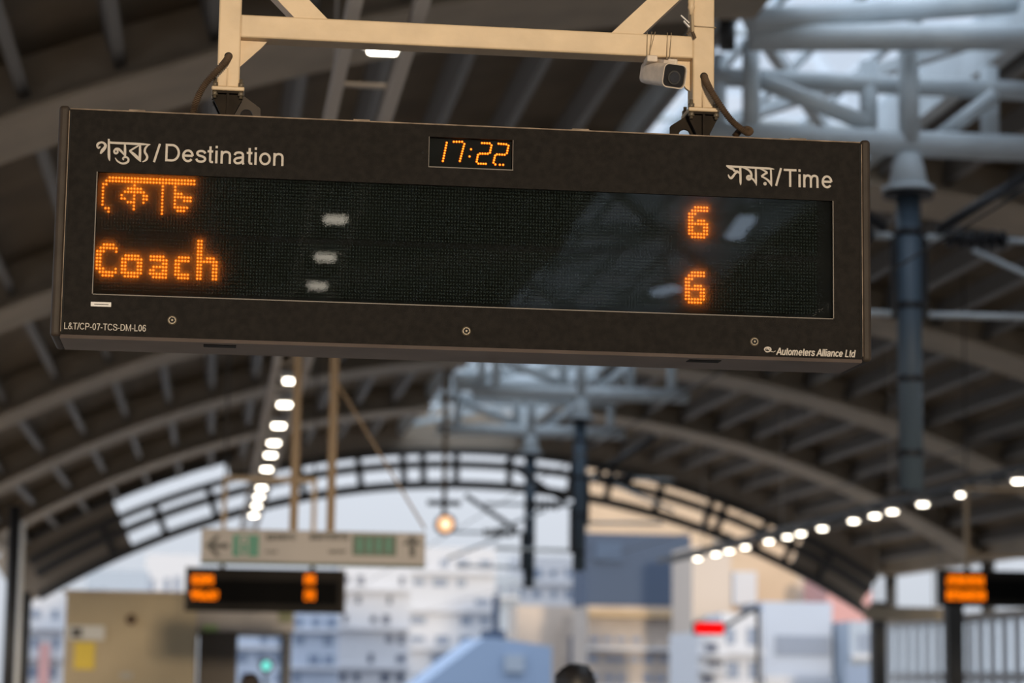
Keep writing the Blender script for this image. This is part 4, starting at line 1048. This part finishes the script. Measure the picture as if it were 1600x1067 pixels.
# ================================================================== THE CITY BEYOND THE END OF THE STATION
def C(name, col, **k): return mat(name, col, .8, **k)  # distance haze is put into the pale wall and window colours
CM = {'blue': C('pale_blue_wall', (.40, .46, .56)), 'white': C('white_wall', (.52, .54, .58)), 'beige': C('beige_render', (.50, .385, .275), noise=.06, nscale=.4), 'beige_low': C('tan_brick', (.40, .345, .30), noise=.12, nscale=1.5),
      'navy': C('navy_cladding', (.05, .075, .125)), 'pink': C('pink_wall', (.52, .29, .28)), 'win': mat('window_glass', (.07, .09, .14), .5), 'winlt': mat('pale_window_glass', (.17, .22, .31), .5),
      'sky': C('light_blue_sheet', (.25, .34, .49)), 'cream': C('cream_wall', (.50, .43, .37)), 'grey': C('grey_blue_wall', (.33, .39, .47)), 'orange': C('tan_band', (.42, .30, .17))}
def building(px0, px1, py1, Y, m, label, depth=5, rows=None, cols=None, wsize=(.5, .45), wm='win', name='building', z0=-9, wtop=None, wbot=1075):
    p, q = at(px0, py1, Y), at(px1, py1, Y); x0, x1, zt = p.x, q.x, (p.z+q.z)/2
    r = thing(name, label, 'building', ((x0+x1)/2, Y+depth/2, z0))
    b = MB(); b.box(x0, x1, Y, Y+depth, z0, zt); b.build('wall', CM[m], r)
    b = MB(); b.box(x0, x1, Y, Y+depth, zt, zt+.1); b.build('parapet', CM[m], r)
    if rows:
        z1 = at(px0, wtop or py1+8, Y).z; zb = at(px0, wbot, Y).z
        dz = (z1-zb)/rows; dx = (x1-x0)/cols; rw = random.Random(int(px0)); ws0 = wsize
        for i in range(rows):
            if i % 2 == 0 or cols < 3:
                b = MB(); b.box(x0, x1, Y-.35, Y, z1-dz*(i+1)+.0, z1-dz*(i+1)+dz*.16); b.build('balcony_band', CM['white'], r)
            for j in range(cols):
                if i*cols+j >= 96 or (cols > 2 and rw.random() < .28): continue
                cx = x0+dx*(j+.5+rw.uniform(-.15, .15)); cz = z1-dz*(i+.45); wsize = (ws0[0]*rw.uniform(.7, 1.35), ws0[1]*rw.uniform(.75, 1.1))
                b = MB(); b.box(cx-dx*wsize[0]/2, cx+dx*wsize[0]/2, Y-.06, Y+.02, cz-dz*wsize[1]/2, cz+dz*wsize[1]/2); b.build('window', CM[wm], r)
    return r
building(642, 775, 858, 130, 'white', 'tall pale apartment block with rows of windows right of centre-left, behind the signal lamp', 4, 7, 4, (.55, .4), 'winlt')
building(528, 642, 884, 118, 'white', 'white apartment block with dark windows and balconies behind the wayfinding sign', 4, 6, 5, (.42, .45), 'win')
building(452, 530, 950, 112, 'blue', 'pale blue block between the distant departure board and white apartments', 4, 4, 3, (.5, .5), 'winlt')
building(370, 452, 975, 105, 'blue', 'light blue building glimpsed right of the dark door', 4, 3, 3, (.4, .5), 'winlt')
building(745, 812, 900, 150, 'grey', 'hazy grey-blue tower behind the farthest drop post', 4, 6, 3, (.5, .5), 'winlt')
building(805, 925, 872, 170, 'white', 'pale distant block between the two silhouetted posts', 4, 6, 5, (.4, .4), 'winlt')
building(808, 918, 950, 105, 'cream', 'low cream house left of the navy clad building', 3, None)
p, q = at(880, 965, 99.9), at(902, 990, 99.9)
building(880, 903, 966, 104.2, 'beige_low', 'small tan stair turret on the low cream house', .4, 1, 1, (.6, .6), 'win', 'stair_turret')
b = MB(); a_, c_, e_ = at(690, 1050, 90), at(862, 1050, 90), at(745, 1000, 90)
# light blue pitched shed roof
sh = thing('shed', 'light blue pitched sheet roof at the bottom centre', 'shed', ((a_.x+c_.x)/2, 95, -9))
b.prism([(a_.x-2, 90, a_.z-1.5), (c_.x, 90, a_.z-1.5), (c_.x, 90, at(862, 1010, 90).z), (at(772, 1004, 90).x, 90, e_.z+.1), (at(757, 1003, 90).x, 90, e_.z+.1), (at(696, 1040, 90).x, 90, a_.z+.2)], (0, 7, 0)); b.build('roof', CM['sky'], sh)
b = MB(); b.box(a_.x-2, c_.x, 90.2, 96.8, -9, a_.z-1.5); b.build('wall', CM['blue'], sh)
p, q = at(788, 1022, 90), at(818, 1050, 90); b = MB(); b.box(p.x, q.x, 89.8, 90, q.z, p.z); b.build('vent', CM['grey'], sh)
p, q = at(758, 984, 92), at(790, 997.3, 92); b = MB(); b.box(p.x, q.x, 92, 93.5, q.z, p.z); tag(b.build('water_tank', CM['navy']), 'dark blue tank on the light blue shed roof', 'tank')
p, q = at(775, 930, 92.7), at(779, 984, 92.7); b = MB(); b.bar((p.x, 92.7, q.z), (p.x, 92.7, p.z), .25); tag(b.build('mast', CM['navy']), 'thin mast rising above the dark blue roof tank', 'mast')
# beige tower with navy clad front
tw_ = building(921, 1105, 690, 140, 'beige', 'tall plain beige tower filling the right half of the far arch', 4, None)
building(1105, 1292, 715, 150, 'beige', 'second beige tower stepping down right of the tall plain one', 4, None)
building(918, 1079, 838, 96, 'navy', 'navy clad box building in front of the beige tower', 4, None, z0=at(1000, 946, 96).z)
lb = building(918, 1088, 951, 95.5, 'beige_low', 'tan brick base under the navy clad box building', 4, 3, 8, (.6, .3), 'winlt', wtop=985)
p, q = at(918, 953, 95.3), at(1088, 966, 95.3); b = MB(); b.box(p.x, q.x, 95, 95.5, q.z, p.z); b.build('cornice', CM['orange'], lb)
p, q = at(930, 846, 95.9), at(972, 876, 95.9); nb_ = MB(); nb_.box(p.x, q.x, 95.85, 95.98, q.z, p.z); tag(nb_.build('hatch', mat('navy_panel', (.05, .085, .15), .7)), 'darker rectangular hatch at the upper left of the navy box', 'hatch')
building(1082, 1142, 858, 88, 'cream', 'narrow cream block behind the red lit sign', 4, None)
building(1142, 1245, 835, 104, 'beige', 'sandy building under the right lamp row', 4, None)
p, q = at(1145, 893, 103.8), at(1180, 946, 103.8); b = MB(); b.box(p.x, q.x, 103.5, 104, q.z, p.z); tag(b.build('billboard', CM['white']), 'blank white billboard on the sandy building', 'billboard')
building(1240, 1300, 870, 106, 'cream', 'cream facade left of the pink house', 4, None)
building(1292, 1362, 905, 98, 'pink', 'pink house at the right foot of the far arch', 4, None)
building(1192, 1300, 945, 86, 'blue', 'pale blue glazed block in front of the pink house', 4, 1, 1, (.9, .3), 'winlt')
building(1128, 1190, 962, 84, 'white', 'white block with grey blue windows right of the red lit sign', 3, 2, 2, (.7, .6), 'winlt')
building(1328, 1372, 975, 84, 'grey', 'grey glazed block at the end of the right platform', 4, 2, 4, (.6, .6), 'winlt')
building(1090, 1134, 992, 80, 'white', 'slim white tower with small dark windows right under the red lit sign', 5, 3, 1, (.45, .5), 'win')
building(45, 103, 930, 90, 'white', 'white building at the left behind the dark grey pole', 4, 3, 2, (.4, .4), 'winlt')
p, q = at(62, 1005, 89.5), at(76, 1070, 89.5); b = MB(); b.box(p.x, q.x, 89.3, 89.6, -9, p.z); tag(b.build('banner', CM['pink']), 'pink upright banner in front of the white building at the left', 'banner')
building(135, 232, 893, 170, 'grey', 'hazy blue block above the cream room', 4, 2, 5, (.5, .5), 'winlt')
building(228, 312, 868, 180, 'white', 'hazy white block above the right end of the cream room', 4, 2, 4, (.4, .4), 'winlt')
building(1372, 1620, 1045, 76, 'blue', 'pale building behind the window screen of the right platform', 4, None)
